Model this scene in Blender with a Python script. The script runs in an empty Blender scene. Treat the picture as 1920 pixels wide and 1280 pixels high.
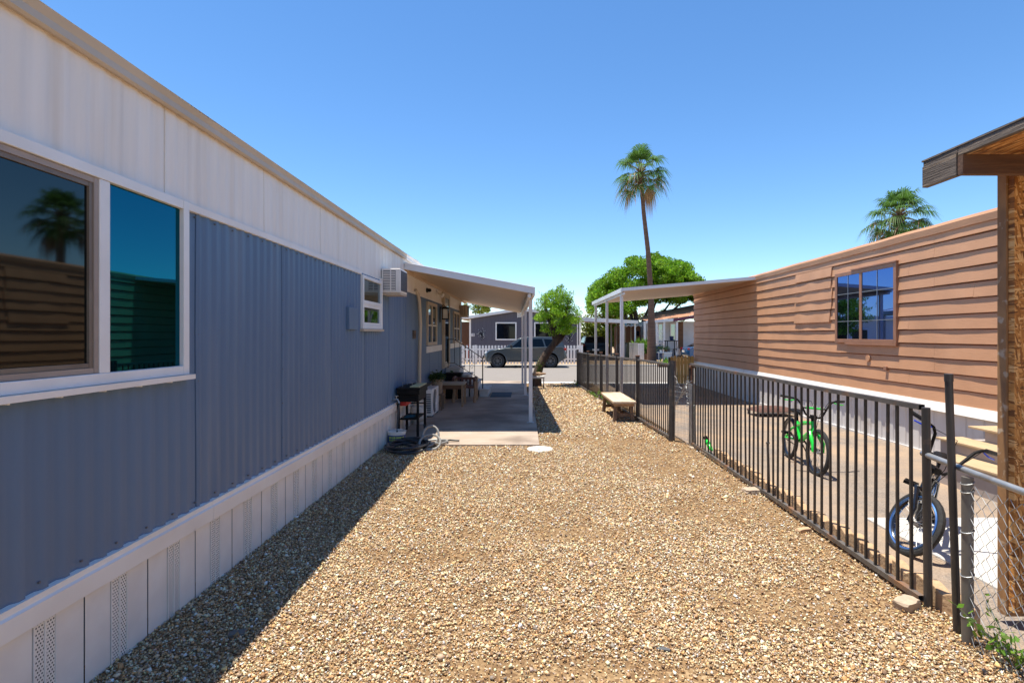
import bpy, bmesh, math, random
import numpy as np
from mathutils import Vector, Matrix, noise

random.seed(7)
rng = np.random.default_rng(11)
R = math.radians
PI = math.pi
S = bpy.context.scene

# ------------------------------------------------------------------ camera, sky, sun
F = 1006.0                       # focal length in photo pixels (1920 wide)
VX, VY = 982.0, 627.0            # vanishing point of the side yard
H = 1.70                         # eye height
cam_d = bpy.data.cameras.new('camera')
cam = bpy.data.objects.new('camera', cam_d)
S.collection.objects.link(cam)
cam.location = (0, 0, H)
cam.rotation_euler = (R(90), 0, 0)
cam_d.sensor_width = 36
cam_d.lens = F / 1920 * 36
cam_d.shift_x = -(VX - 960) / 1920
cam_d.shift_y = -(640 - VY) / 1920
cam_d.clip_start = 0.05
cam_d.clip_end = 3000
S.camera = cam

SUN = Vector((-0.185, 0.065, 1.0)).normalized()
SUN_EL = math.asin(SUN.z)
SUN_AZ = math.atan2(SUN.x, SUN.y)
w = bpy.data.worlds.new('World')
S.world = w
w.use_nodes = True
nt = w.node_tree
sky = nt.nodes.new('ShaderNodeTexSky')
sky.sky_type = 'NISHITA'
sky.sun_disc = False
sky.sun_elevation = SUN_EL
sky.sun_rotation = SUN_AZ
sky.altitude = 1500
sky.air_density = 1.0
sky.dust_density = 0.0
sky.ozone_density = 3.2
hs = nt.nodes.new('ShaderNodeHueSaturation')
hs.inputs['Saturation'].default_value = 1.17
hs.inputs['Hue'].default_value = 0.499
nt.links.new(sky.outputs[0], hs.inputs['Color'])
nt.links.new(hs.outputs[0], nt.nodes['Background'].inputs[0])
nt.nodes['Background'].inputs[1].default_value = 0.117
sl = bpy.data.lights.new('sun', 'SUN')
sl.energy = 4.3
sl.angle = R(0.5)
sl.color = (1.0, 0.94, 0.82)
so = bpy.data.objects.new('sun', sl)
S.collection.objects.link(so)
so.location = (-10, 5, 40)
so.rotation_euler = SUN.to_track_quat('Z', 'Y').to_euler()
S.view_settings.view_transform = 'Standard'
S.view_settings.look = 'None'
S.view_settings.gamma = 1
S.view_settings.exposure = 0.95
S.cycles.max_bounces = 8
S.cycles.diffuse_bounces = 4

# ------------------------------------------------------------------ helpers
def at(px, py, Y):               # photo pixel at depth Y -> point in metres
    return Vector(((px - VX) / F * Y, Y, H - (py - VY) / F * Y))

def sm(a, b, t):
    t = min(1, max(0, (t - a) / (b - a)))
    return t * t * (3 - 2 * t)

def gz(x, y):                    # height of the ground
    l = -0.17 * sm(7, 21, y)
    r = -0.04 - 0.13 * sm(4, 15, y)
    return l + (r - l) * sm(2.45, 2.85, x)

def coll(o):
    S.collection.objects.link(o)
    return o

def tag(o, label=None, cat=None, group=None, kind=None):
    if label: o['label'] = label
    if cat: o['category'] = cat
    if group: o['group'] = group
    if kind: o['kind'] = kind
    return o

def thing(name, label, cat, loc=(0, 0, 0), rot=(0, 0, 0), group=None):
    o = coll(bpy.data.objects.new(name, None))
    o.location = loc
    o.rotation_euler = rot
    o.empty_display_size = 0.2
    return tag(o, label, cat, group)

def copy_tree(o, parent=None):
    c = o.copy()
    coll(c)
    c.parent = parent
    for ch in list(o.children):
        copy_tree(ch, c)
    return c

def rootloc(p):
    while p.parent is not None:
        p = p.parent
    return Vector(p.location)

class MB:
    def __init__(self, xf=None):
        self.v, self.f, self.mi, self.xf, self.cur = [], [], [], xf, 0
    def add(self, vs, fs):
        b = len(self.v)
        if self.xf is not None:
            vs = [self.xf @ Vector(p) for p in vs]
        self.v += [tuple(p) for p in vs]
        self.f += [tuple(i + b for i in f) for f in fs]
        self.mi += [self.cur] * len(fs)
        return self
    def box(self, x0, x1, y0, y1, z0, z1):
        vs = [(x0, y0, z0), (x1, y0, z0), (x1, y1, z0), (x0, y1, z0), (x0, y0, z1), (x1, y0, z1), (x1, y1, z1), (x0, y1, z1)]
        return self.add(vs, [(0, 3, 2, 1), (4, 5, 6, 7), (0, 1, 5, 4), (1, 2, 6, 5), (2, 3, 7, 6), (3, 0, 4, 7)])
    def bar(self, p, q, wd, ht, up=(0, 0, 1)):
        p, q = Vector(p), Vector(q)
        d = (q - p).normalized()
        u = Vector(up)
        s = d.cross(u)
        if s.length < 1e-4:
            s = d.cross(Vector((0, 1, 0)))
        s.normalize()
        u = s.cross(d).normalized()
        s, u = s * wd / 2, u * ht / 2
        vs = [p - s - u, p + s - u, p + s + u, p - s + u, q - s - u, q + s - u, q + s + u, q - s + u]
        return self.add(vs, [(0, 1, 2, 3), (7, 6, 5, 4), (0, 4, 5, 1), (1, 5, 6, 2), (2, 6, 7, 3), (3, 7, 4, 0)])
    def tube(self, pts, r, n=8, closed=False, caps=True):
        pts = [Vector(p) for p in pts]
        m = len(pts)
        rs = r if isinstance(r, (list, tuple)) else [r] * m
        d = [(pts[(i + 1) % m if closed else min(i + 1, m - 1)] - pts[(i - 1) % m if closed else max(i - 1, 0)]).normalized() for i in range(m)]
        a = Vector((0, 0, 1)) if abs(d[0].z) < 0.9 else Vector((1, 0, 0))
        u = d[0].cross(a).normalized()
        vs = []
        for i in range(m):
            u = (u - d[i] * u.dot(d[i])).normalized()
            b = d[i].cross(u)
            for k in range(n):
                t = 2 * PI * k / n
                vs.append(pts[i] + (u * math.cos(t) + b * math.sin(t)) * rs[i])
        fs = []
        for i in range(m if closed else m - 1):
            j = (i + 1) % m
            for k in range(n):
                l = (k + 1) % n
                fs.append((i * n + k, i * n + l, j * n + l, j * n + k))
        if caps and not closed:
            fs.append(tuple(range(n - 1, -1, -1)))
            fs.append(tuple((m - 1) * n + k for k in range(n)))
        return self.add(vs, fs)
    def lathe(self, prof, c=(0, 0, 0), n=24, axis='z', caps=True):
        c = Vector(c)
        vs, fs = [], []
        for r, z in prof:
            for k in range(n):
                t = 2 * PI * k / n
                x, y = r * math.cos(t), r * math.sin(t)
                p = {'z': (x, y, z), 'y': (x, z, y), 'x': (z, x, y)}[axis]
                vs.append(c + Vector(p))
        for i in range(len(prof) - 1):
            for k in range(n):
                l = (k + 1) % n
                fs.append((i * n + k, i * n + l, (i + 1) * n + l, (i + 1) * n + k))
        if caps and prof[0][0] > 1e-4: fs.append(tuple(range(n - 1, -1, -1)))
        if caps and prof[-1][0] > 1e-4: fs.append(tuple((len(prof) - 1) * n + k for k in range(n)))
        return self.add(vs, fs)
    def prism(self, poly, fn, w0, w1):
        n = len(poly)
        vs = [fn(u, v, w0) for u, v in poly] + [fn(u, v, w1) for u, v in poly]
        fs = [tuple(range(n)), tuple(range(2 * n - 1, n - 1, -1))]
        fs += [(i, i + n, (i + 1) % n + n, (i + 1) % n) for i in range(n)]
        return self.add(vs, fs)
    def grid(self, us, vs_, fn):
        vs = [fn(u, v) for v in vs_ for u in us]
        n = len(us)
        fs = [(j * n + i, j * n + i + 1, (j + 1) * n + i + 1, (j + 1) * n + i) for j in range(len(vs_) - 1) for i in range(n - 1)]
        return self.add(vs, fs)
    def mesh(self, name, off):
        me = bpy.data.meshes.new(name)
        me.from_pydata([(p[0] - off[0], p[1] - off[1], p[2] - off[2]) for p in self.v], [], self.f)
        bm = bmesh.new()
        bm.from_mesh(me)
        bmesh.ops.recalc_face_normals(bm, faces=bm.faces)
        bm.to_mesh(me)
        bm.free()
        return me
    def build(self, name, mat, parent=None, smooth=False, bevel=0, local=False, label=None, recalc=True):
        if parent is not None:
            off = Vector((0, 0, 0)) if local else rootloc(parent)
        else:
            a = np.array(self.v)
            off = Vector(((a[:, 0].min() + a[:, 0].max()) / 2, (a[:, 1].min() + a[:, 1].max()) / 2, a[:, 2].min()))
        me = self.mesh(name, off)
        o = coll(bpy.data.objects.new(name, me))
        for m_ in (mat if isinstance(mat, (list, tuple)) else [mat]):
            me.materials.append(m_)
        if any(self.mi):
            me.polygons.foreach_set('material_index', self.mi)
        if smooth:
            me.polygons.foreach_set('use_smooth', [True] * len(me.polygons))
            me.set_sharp_from_angle(angle=R(40))
        if parent is not None:
            o.parent = parent
        else:
            o.location = off
        if bevel:
            b = o.modifiers.new('bevel', 'BEVEL')
            b.width = bevel
            b.segments = 2
            b.limit_method = 'ANGLE'
            b.angle_limit = R(35)
        if label: o['label'] = label
        return o

def one(mb, name, label, cat, mat, group=None, **k):
    return tag(mb.build(name, mat, **k), label, cat, group)

def raw_mesh(name, V, Fc, mat, cols=None, off=(0, 0, 0), smooth=False):
    """fast mesh from numpy arrays, Fc (n,k) equal sized faces"""
    me = bpy.data.meshes.new(name)
    V = np.asarray(V, dtype=np.float32) - np.asarray(off, dtype=np.float32)
    k = Fc.shape[1]
    me.vertices.add(len(V))
    me.vertices.foreach_set('co', V.ravel())
    me.loops.add(Fc.size)
    me.loops.foreach_set('vertex_index', Fc.ravel().astype(np.int32))
    me.polygons.add(len(Fc))
    me.polygons.foreach_set('loop_start', np.arange(0, Fc.size, k, dtype=np.int32))
    if cols is not None:
        ca = me.color_attributes.new('tint', 'FLOAT_COLOR', 'POINT')
        ca.data.foreach_set('color', np.c_[cols, np.ones(len(cols))].astype(np.float32).ravel())
    me.update(calc_edges=True)
    if smooth:
        me.polygons.foreach_set('use_smooth', [True] * len(Fc))
    me.materials.append(mat)
    o = coll(bpy.data.objects.new(name, me))
    o.location = off
    return o

# ------------------------------------------------------------------ materials
def newmat(name):
    m = bpy.data.materials.new(name)
    m.use_nodes = True
    return m, m.node_tree, m.node_tree.nodes, m.node_tree.links, m.node_tree.nodes['Principled BSDF']

def rgba(c): return (c[0], c[1], c[2], 1)

def mat(name, c, c2=None, scale=5.0, rough=0.6, metal=0.0, bump=0.0, bscale=60.0, stretch=(1, 1, 1), lo=0.35, hi=0.65, spec=0.5,
        c3=None, s3=1.5, st3=(1, 1, 1), lo3=0.55, hi3=0.7, bstretch=None, tint=False, coat=0, trans=0.0):
    m, t, N, L, P = newmat(name)
    P.inputs['Roughness'].default_value = rough
    P.inputs['Metallic'].default_value = metal
    P.inputs['Specular IOR Level'].default_value = spec
    if coat:
        P.inputs['Coat Weight'].default_value = coat
        P.inputs['Coat Roughness'].default_value = 0.06
    tc = N.new('ShaderNodeTexCoord')
    def nz(sc, st, detail=6):
        mp = N.new('ShaderNodeMapping')
        mp.inputs['Scale'].default_value = st
        L.new(tc.outputs['Object'], mp.inputs[0])
        n = N.new('ShaderNodeTexNoise')
        n.inputs['Scale'].default_value = sc
        n.inputs['Detail'].default_value = detail
        L.new(mp.outputs[0], n.inputs[0])
        return n
    def rng_(n, a, b):
        r = N.new('ShaderNodeMapRange')
        r.inputs[1].default_value = a
        r.inputs[2].default_value = b
        L.new(n.outputs[0], r.inputs[0])
        return r
    def mix(fac, A, B, mode='MIX'):
        x = N.new('ShaderNodeMix')
        x.data_type = 'RGBA'
        x.blend_type = mode
        if isinstance(fac, float): x.inputs[0].default_value = fac
        else: L.new(fac, x.inputs[0])
        for s_, q in ((6, A), (7, B)):
            if isinstance(q, tuple): x.inputs[s_].default_value = q
            else: L.new(q, x.inputs[s_])
        return x.outputs[2]
    out = rgba(c)
    if tint:
        a = N.new('ShaderNodeAttribute')
        a.attribute_name = 'tint'
        out = a.outputs['Color']
    if c2 is not None:
        out = mix(rng_(nz(scale, stretch), lo, hi).outputs[0], out, rgba(c2))
    if c3 is not None:
        out = mix(rng_(nz(s3, st3), lo3, hi3).outputs[0], out, rgba(c3))
    if isinstance(out, tuple): P.inputs['Base Color'].default_value = out
    else: L.new(out, P.inputs['Base Color'])
    if bump:
        n = nz(bscale, bstretch or (1, 1, 1), 4)
        b = N.new('ShaderNodeBump')
        b.inputs['Strength'].default_value = min(1.0, bump)
        b.inputs['Distance'].default_value = 0.02
        L.new(n.outputs[0], b.inputs['Height'])
        L.new(b.outputs[0], P.inputs['Normal'])
    if trans:
        tr = N.new('ShaderNodeBsdfTranslucent')
        if isinstance(out, tuple): tr.inputs[0].default_value = out
        else: L.new(out, tr.inputs[0])
        ms = N.new('ShaderNodeMixShader')
        ms.inputs[0].default_value = trans
        L.new(P.outputs[0], ms.inputs[1])
        L.new(tr.outputs[0], ms.inputs[2])
        L.new(ms.outputs[0], N['Material Output'].inputs[0])
    return m

def glassmat(name, tint, dark, mirror, rough=0.02, wave=0.0):
    """opaque tinted window glass: a coloured mirror film over a dark room"""
    m, t, N, L, P = newmat(name)
    P.inputs['Base Color'].default_value = rgba(dark)
    P.inputs['Roughness'].default_value = 0.05
    P.inputs['Specular IOR Level'].default_value = 0.15
    g = N.new('ShaderNodeBsdfGlossy')
    g.inputs['Color'].default_value = rgba(tint)
    g.inputs['Roughness'].default_value = rough
    ms = N.new('ShaderNodeMixShader')
    ms.inputs[0].default_value = mirror
    L.new(P.outputs[0], ms.inputs[1])
    L.new(g.outputs[0], ms.inputs[2])
    L.new(ms.outputs[0], N['Material Output'].inputs[0])
    if wave:
        tc = N.new('ShaderNodeTexCoord')
        n = N.new('ShaderNodeTexNoise')
        n.inputs['Scale'].default_value = 1.6
        n.inputs['Detail'].default_value = 1
        L.new(tc.outputs['Object'], n.inputs[0])
        b = N.new('ShaderNodeBump')
        b.inputs['Strength'].default_value = wave
        b.inputs['Distance'].default_value = 0.02
        L.new(n.outputs[0], b.inputs['Height'])
        L.new(b.outputs[0], g.inputs['Normal'])
    return m

M = {}
M['blue'] = mat('blue_siding', (.102, .172, .278), (.090, .152, .248), scale=1.2, stretch=(1, 1, .25), rough=.42, c3=(.125, .185, .275), s3=.9, st3=(1, 5, .5), bump=.04, bscale=90)
M['white'] = mat('white_siding', (.83, .77, .70), (.78, .71, .63), scale=2.2, stretch=(1, 4, .35), rough=.5, c3=(.67, .58, .48), s3=1.3, st3=(1, 6, .3), lo3=.57, hi3=.85)
M['trimw'] = mat('white_trim', (.83, .785, .735), (.77, .715, .655), scale=3, rough=.45, c3=(.45, .36, .27), s3=3, lo3=.66, hi3=.8)
M['frame'] = mat('white_vinyl', (.80, .79, .775), (.75, .73, .70), scale=4, rough=.4)
M['tanpaint'] = mat('tan_painted_metal', (.55, .45, .34), (.50, .40, .29), scale=2.0, rough=.5, stretch=(1, 1, .3))
M['brownframe'] = mat('bronze_metal', (.16, .12, .09), (.2, .16, .12), scale=6, rough=.45)
M['screenframe'] = mat('beige_metal', (.36, .29, .24), (.3, .24, .2), scale=6, rough=.5)
M['brown'] = mat('brown_lap_paint', (.565, .288, .150), (.50, .255, .132), scale=1.7, rough=.6, bump=.12, bscale=24, bstretch=(1, .35, 4), c3=(.60, .325, .18), s3=1.1, lo3=.5, hi3=.75)
M['brownfr'] = mat('brown_window_paint', (.36, .17, .095), (.30, .145, .085), scale=5, rough=.5)
M['skirt2'] = mat('white_skirt_metal', (.66, .64, .62), (.58, .55, .53), scale=2, stretch=(1, 2, .3), rough=.5, c3=(.42, .36, .3), s3=2, lo3=.6, hi3=.8)
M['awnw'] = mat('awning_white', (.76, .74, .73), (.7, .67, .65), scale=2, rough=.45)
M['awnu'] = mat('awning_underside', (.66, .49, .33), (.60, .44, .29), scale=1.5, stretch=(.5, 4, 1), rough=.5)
M['metalgal'] = mat('galvanised_steel', (.38, .39, .40), (.30, .31, .32), scale=12, rough=.42, metal=.6, c3=(.26, .22, .19), s3=6, lo3=.6, hi3=.75)
M['fenceblk'] = mat('black_painted_steel', (.022, .020, .020), (.042, .036, .033), scale=14, rough=.42, c3=(.12, .07, .045), s3=9, lo3=.62, hi3=.74)
M['rail'] = mat('worn_rail_steel', (.075, .068, .064), (.13, .115, .10), scale=9, rough=.45, c3=(.22, .115, .06), s3=5, lo3=.54, hi3=.68)
M['post'] = mat('dark_pipe_steel', (.042, .040, .041), (.075, .07, .066), scale=9, rough=.4, stretch=(1, 1, .2), metal=.3, c3=(.20, .14, .10), s3=7, lo3=.62, hi3=.75)
M['rust'] = mat('rusty_iron', (.20, .08, .035), (.11, .06, .04), scale=12, rough=.85)
M['conc'] = mat('concrete', (.42, .335, .265), (.35, .27, .205), scale=2.4, rough=.85, bump=.15, bscale=60, c3=(.20, .15, .115), s3=1.0, lo3=.47, hi3=.66)
M['concw'] = mat('pale_concrete', (.58, .56, .53), (.5, .47, .43), scale=3, rough=.85, bump=.1, bscale=80)
M['steps'] = mat('painted_steps', (.60, .585, .57), (.52, .50, .48), scale=5, rough=.6, c3=(.35, .3, .26), s3=4, lo3=.58, hi3=.75)
M['tread'] = mat('plywood_tread', (.48, .345, .20), (.42, .29, .165), scale=4, stretch=(6, 1, 1), rough=.7)
M['riser'] = mat('grey_riser', (.40, .34, .31), (.33, .28, .25), scale=4, rough=.7)
M['black'] = mat('black_steel', (.007, .007, .008), (.016, .015, .015), scale=8, rough=.55, spec=.12)
M['rubber'] = mat('black_rubber', (.018, .018, .019), (.03, .03, .03), scale=30, rough=.75)
M['plasticw'] = mat('white_plastic', (.82, .77, .71), (.76, .70, .64), scale=6, rough=.45)
M['greydark'] = mat('dark_grille', (.10, .10, .115), (.14, .14, .15), scale=60, rough=.5)
M['wood'] = mat('weathered_bench_wood', (.40, .255, .15), (.30, .18, .10), scale=3, stretch=(9, 1, 9), rough=.75, bump=.1, bscale=20, bstretch=(8, 1, 8))
M['woodlt'] = mat('bench_top_wood', (.64, .50, .35), (.56, .42, .27), scale=3, stretch=(9, 1, 9), rough=.7, c3=(.36, .22, .12), s3=2.2, lo3=.58, hi3=.68)
M['wooddk'] = mat('dark_bench_leg', (.16, .10, .065), (.22, .145, .09), scale=4, stretch=(6, 6, 1), rough=.8)
M['picket'] = mat('yellow_cedar', (.86, .54, .18), (.80, .46, .14), scale=3, stretch=(8, 8, 1), rough=.7, c3=(.30, .17, .08), s3=3, st3=(5, 5, .6), lo3=.58, hi3=.68)
M['oldwood'] = mat('grey_weathered_wood', (.17, .13, .10), (.075, .055, .042), scale=4, stretch=(6, .5, 8), rough=.9, bump=.5, bscale=14, bstretch=(5, .5, 10), c3=(.24, .17, .11), s3=6, st3=(3, .6, 8), lo3=.58, hi3=.7)
M['joist'] = mat('brown_joist_wood', (.17, .085, .042), (.10, .05, .028), scale=3, stretch=(1, 6, 8), rough=.8, bump=.2, bscale=10, bstretch=(1, 6, 8))
M['red'] = mat('red_plastic', (.55, .03, .02), (.45, .02, .02), scale=4, rough=.4)
M['leafg'] = mat('leaf', (.1, .2, .03), rough=.5, tint=True, trans=.42, spec=.25)
M['bark'] = mat('bark', (.10, .065, .045), (.05, .033, .025), scale=9, stretch=(1, 1, .35), rough=.95, bump=.6, bscale=22, bstretch=(1, 1, .35))
M['palmbark'] = mat('palm_bark', (.16, .095, .065), (.105, .06, .042), scale=5, stretch=(.3, .3, 3), rough=.95, bump=.5, bscale=8, bstretch=(.3, .3, 5))
M['tyre'] = mat('tyre_rubber', (.014, .014, .015), (.026, .025, .025), scale=40, rough=.8, bump=.3, bscale=120)
M['greyhouse'] = mat('grey_house_paint', (.085, .080, .105), (.072, .068, .092), scale=2, stretch=(6, 1, .5), rough=.65)
M['glassdk'] = glassmat('dark_glass', (.5, .55, .6), (.004, .005, .009), .015)
M['carglass'] = glassmat('car_glass', (.3, .45, .6), (.003, .006, .010), .012)
M['glassteal'] = glassmat('teal_film_glass', (.005, .130, .185), (.003, .0025, .0025), .8, rough=.01, wave=.02)
M['glassscreen'] = glassmat('screened_glass', (.062, .075, .075), (.006, .006, .006), .9, rough=.03, wave=.04)
M['glassblue'] = glassmat('blue_glass', (.11, .20, .48), (.006, .008, .012), .72, rough=.01)
M['glassclear'] = glassmat('plain_glass', (.36, .46, .5), (.008, .010, .010), .5, rough=.015)

def osb_mat():
    m, t, N, L, P = newmat('strand_board')
    tc = N.new('ShaderNodeTexCoord')
    P.inputs['Roughness'].default_value = .8
    wn = N.new('ShaderNodeTexNoise'); wn.inputs['Scale'].default_value = 7; wn.inputs['Detail'].default_value = 3
    L.new(tc.outputs['Object'], wn.inputs[0])
    wp = N.new('ShaderNodeVectorMath'); wp.operation = 'MULTIPLY_ADD'; wp.inputs[1].default_value = (.012, .012, .012)
    L.new(wn.outputs['Color'], wp.inputs[0]); L.new(tc.outputs['Object'], wp.inputs[2])
    def layer(ang, off, long_, thin):
        mp = N.new('ShaderNodeMapping')
        mp.inputs['Rotation'].default_value = (0, ang, 0)
        mp.inputs['Location'].default_value = off
        L.new(wp.outputs[0], mp.inputs[0])
        m2 = N.new('ShaderNodeMapping'); m2.inputs['Scale'].default_value = (long_, 9, thin)
        L.new(mp.outputs[0], m2.inputs[0])
        v = N.new('ShaderNodeTexVoronoi'); v.inputs['Scale'].default_value = 1.0
        L.new(m2.outputs[0], v.inputs[0])
        s_ = N.new('ShaderNodeSeparateColor'); L.new(v.outputs['Color'], s_.inputs[0])
        g = N.new('ShaderNodeTexNoise'); g.inputs['Scale'].default_value = 1.0; g.inputs['Detail'].default_value = 3
        m3 = N.new('ShaderNodeMapping'); m3.inputs['Scale'].default_value = (long_ * 1.2, 9, thin * 7)
        L.new(mp.outputs[0], m3.inputs[0]); L.new(m3.outputs[0], g.inputs[0])
        a = N.new('ShaderNodeMath'); a.operation = 'MULTIPLY_ADD'; a.inputs[1].default_value = .62
        L.new(g.outputs[0], a.inputs[0]); L.new(s_.outputs[0], a.inputs[2])
        return a.outputs[0], s_.outputs[1]
    cur, _ = layer(.35, (0, 0, 0), 20, 95)
    for k, (ang, off, lo_, th) in enumerate(((1.25, (.3, 0, .1), 22, 100), (-.55, (.7, 0, .4), 19, 85), (2.2, (.2, 0, .9), 26, 115), (.05, (1.1, 0, .2), 18, 90), (1.75, (.5, 0, 1.2), 21, 105))):
        v_, msk = layer(ang, off, lo_, th)
        gt = N.new('ShaderNodeMath'); gt.operation = 'GREATER_THAN'; gt.inputs[1].default_value = .62
        L.new(msk, gt.inputs[0])
        x = N.new('ShaderNodeMix'); x.data_type = 'FLOAT'
        L.new(gt.outputs[0], x.inputs[0]); L.new(cur, x.inputs[2]); L.new(v_, x.inputs[3])
        cur = x.outputs[0]
    cr = N.new('ShaderNodeValToRGB')
    e = cr.color_ramp.elements
    e[0].position = .18; e[0].color = (.11, .042, .014, 1)
    e[1].position = 1.0; e[1].color = (.82, .50, .20, 1)
    q = e.new(.5); q.color = (.40, .150, .030, 1)
    q = e.new(.78); q.color = (.62, .275, .065, 1)
    dv = N.new('ShaderNodeMath'); dv.operation = 'DIVIDE'; dv.inputs[1].default_value = 1.25
    L.new(cur, dv.inputs[0])
    L.new(dv.outputs[0], cr.inputs[0])
    L.new(cr.outputs[0], P.inputs['Base Color'])
    b = N.new('ShaderNodeBump'); b.inputs['Strength'].default_value = .4; b.inputs['Distance'].default_value = .008
    L.new(cur, b.inputs['Height']); L.new(b.outputs[0], P.inputs['Normal'])
    return m
M['osb'] = osb_mat()

def perf_mat():
    """white vinyl with rows of small dark vent holes"""
    m, t, N, L, P = newmat('perforated_vinyl')
    tc = N.new('ShaderNodeTexCoord')
    sp = N.new('ShaderNodeSeparateXYZ'); L.new(tc.outputs['Object'], sp.inputs[0])
    def mt(op, a, b=None):
        n = N.new('ShaderNodeMath'); n.operation = op
        for i, q in enumerate((a, b)):
            if q is None: continue
            if isinstance(q, (int, float)): n.inputs[i].default_value = q
            else: L.new(q, n.inputs[i])
        return n.outputs[0]
    row = mt('FLOOR', mt('DIVIDE', sp.outputs[2], .015))
    yy = mt('ADD', mt('DIVIDE', sp.outputs[1], .0145), mt('MULTIPLY', mt('MODULO', row, 2.0), .5))
    fy = mt('ABSOLUTE', mt('SUBTRACT', mt('FRACT', yy), .5))
    fz = mt('ABSOLUTE', mt('SUBTRACT', mt('FRACT', mt('DIVIDE', sp.outputs[2], .015)), .5))
    d = mt('LESS_THAN', mt('ADD', mt('MULTIPLY', fy, fy), mt('MULTIPLY', fz, fz)), .075)
    x = N.new('ShaderNodeMix'); x.data_type = 'RGBA'
    L.new(d, x.inputs[0]); x.inputs[6].default_value = (.82, .77, .71, 1); x.inputs[7].default_value = (.05, .045, .04, 1)
    L.new(x.outputs[2], P.inputs['Base Color']); P.inputs['Roughness'].default_value = .5
    return m
M['perf'] = perf_mat()

def ground_mat(name, cols, vs, scale, bump, soil=None, crack=False, rough=.95, soil_rng=(.52, .68), soil_s=.7):
    m, t, N, L, P = newmat(name)
    P.inputs['Roughness'].default_value = rough
    P.inputs['Specular IOR Level'].default_value = .2
    tc = N.new('ShaderNodeTexCoord')
    v = N.new('ShaderNodeTexVoronoi'); v.inputs['Scale'].default_value = vs
    L.new(tc.outputs['Object'], v.inputs[0])
    s = N.new('ShaderNodeSeparateColor'); L.new(v.outputs['Color'], s.inputs[0])
    n = N.new('ShaderNodeTexNoise'); n.inputs['Scale'].default_value = scale; n.inputs['Detail'].default_value = 8
    L.new(tc.outputs['Object'], n.inputs[0])
    cr = N.new('ShaderNodeValToRGB')
    e = cr.color_ramp.elements
    e[0].position, e[0].color = 0, rgba(cols[0])
    e[1].position, e[1].color = 1, rgba(cols[-1])
    for k, c in enumerate(cols[1:-1]):
        q = e.new((k + 1) / (len(cols) - 1)); q.color = rgba(c)
    mx = N.new('ShaderNodeMix'); mx.data_type = 'FLOAT'; mx.inputs[0].default_value = .45 if vs > 20 else .75
    L.new(s.outputs[0], mx.inputs[2]); L.new(n.outputs[0], mx.inputs[3])
    L.new(mx.outputs[0], cr.inputs[0])
    out = cr.outputs[0]
    if soil is not None:
        n2 = N.new('ShaderNodeTexNoise'); n2.inputs['Scale'].default_value = soil_s; n2.inputs['Detail'].default_value = 7; n2.inputs['Roughness'].default_value = .65
        L.new(tc.outputs['Object'], n2.inputs[0])
        r = N.new('ShaderNodeMapRange'); r.inputs[1].default_value, r.inputs[2].default_value = soil_rng
        L.new(n2.outputs[0], r.inputs[0])
        x = N.new('ShaderNodeMix'); x.data_type = 'RGBA'
        L.new(r.outputs[0], x.inputs[0]); L.new(out, x.inputs[6]); x.inputs[7].default_value = rgba(soil)
        out = x.outputs[2]
    if crack:
        v2 = N.new('ShaderNodeTexVoronoi'); v2.feature = 'DISTANCE_TO_EDGE'; v2.inputs['Scale'].default_value = .75
        n3 = N.new('ShaderNodeTexNoise'); n3.inputs['Scale'].default_value = 2.5; n3.inputs['Detail'].default_value = 5
        L.new(tc.outputs['Object'], n3.inputs[0])
        ad = N.new('ShaderNodeMixRGB'); ad.blend_type = 'ADD'; ad.inputs[0].default_value = .5
        L.new(tc.outputs['Object'], ad.inputs[1]); L.new(n3.outputs['Color'], ad.inputs[2])
        L.new(ad.outputs[0], v2.inputs[0])
        r = N.new('ShaderNodeMapRange'); r.inputs[1].default_value = .004; r.inputs[2].default_value = .014
        L.new(v2.outputs['Distance'], r.inputs[0])
        x = N.new('ShaderNodeMix'); x.data_type = 'RGBA'
        L.new(r.outputs[0], x.inputs[0]); x.inputs[6].default_value = (.11, .08, .055, 1); L.new(out, x.inputs[7])
        out = x.outputs[2]
    L.new(out, P.inputs['Base Color'])
    b = N.new('ShaderNodeBump'); b.inputs['Strength'].default_value = bump; b.inputs['Distance'].default_value = .015
    L.new(mx.outputs[0], b.inputs['Height']); L.new(b.outputs[0], P.inputs['Normal'])
    return m
M['dirt'] = ground_mat('desert_dirt', [(.30, .20, .12), (.40, .28, .17), (.46, .34, .22)], 60, 3, .4)
M['gravelbase'] = ground_mat('gravel_bed', [(.06, .033, .016), (.17, .10, .05), (.28, .18, .09), (.46, .33, .19)], 55, 2.5, .9, soil=(.36, .22, .115), soil_rng=(.64, .8))  # darkest tones stand in for the shadow in gaps between stones
M['pave'] = ground_mat('old_pavement', [(.13, .11, .095), (.24, .195, .16), (.37, .305, .245)], 110, 6, .6, soil=(.38, .27, .18), crack=False, soil_rng=(.40, .66), soil_s=.8)
M['road'] = ground_mat('street_asphalt', [(.205, .182, .162), (.235, .208, .185), (.265, .236, .21)], 80, 1.2, .2, crack=False)
M['stone'] = mat('gravel_stone', (.4, .3, .2), tint=True, rough=.9, spec=.08)
M['rock'] = mat('tan_rock', (.46, .36, .26), (.36, .27, .19), scale=14, rough=.9, bump=.3, bscale=40)
M['paver'] = mat('scalloped_paver', (.52, .345, .20), (.43, .275, .155), scale=9, rough=.9, bump=.3, bscale=50, c3=(.52, .4, .27), s3=5, lo3=.55, hi3=.7)
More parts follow.
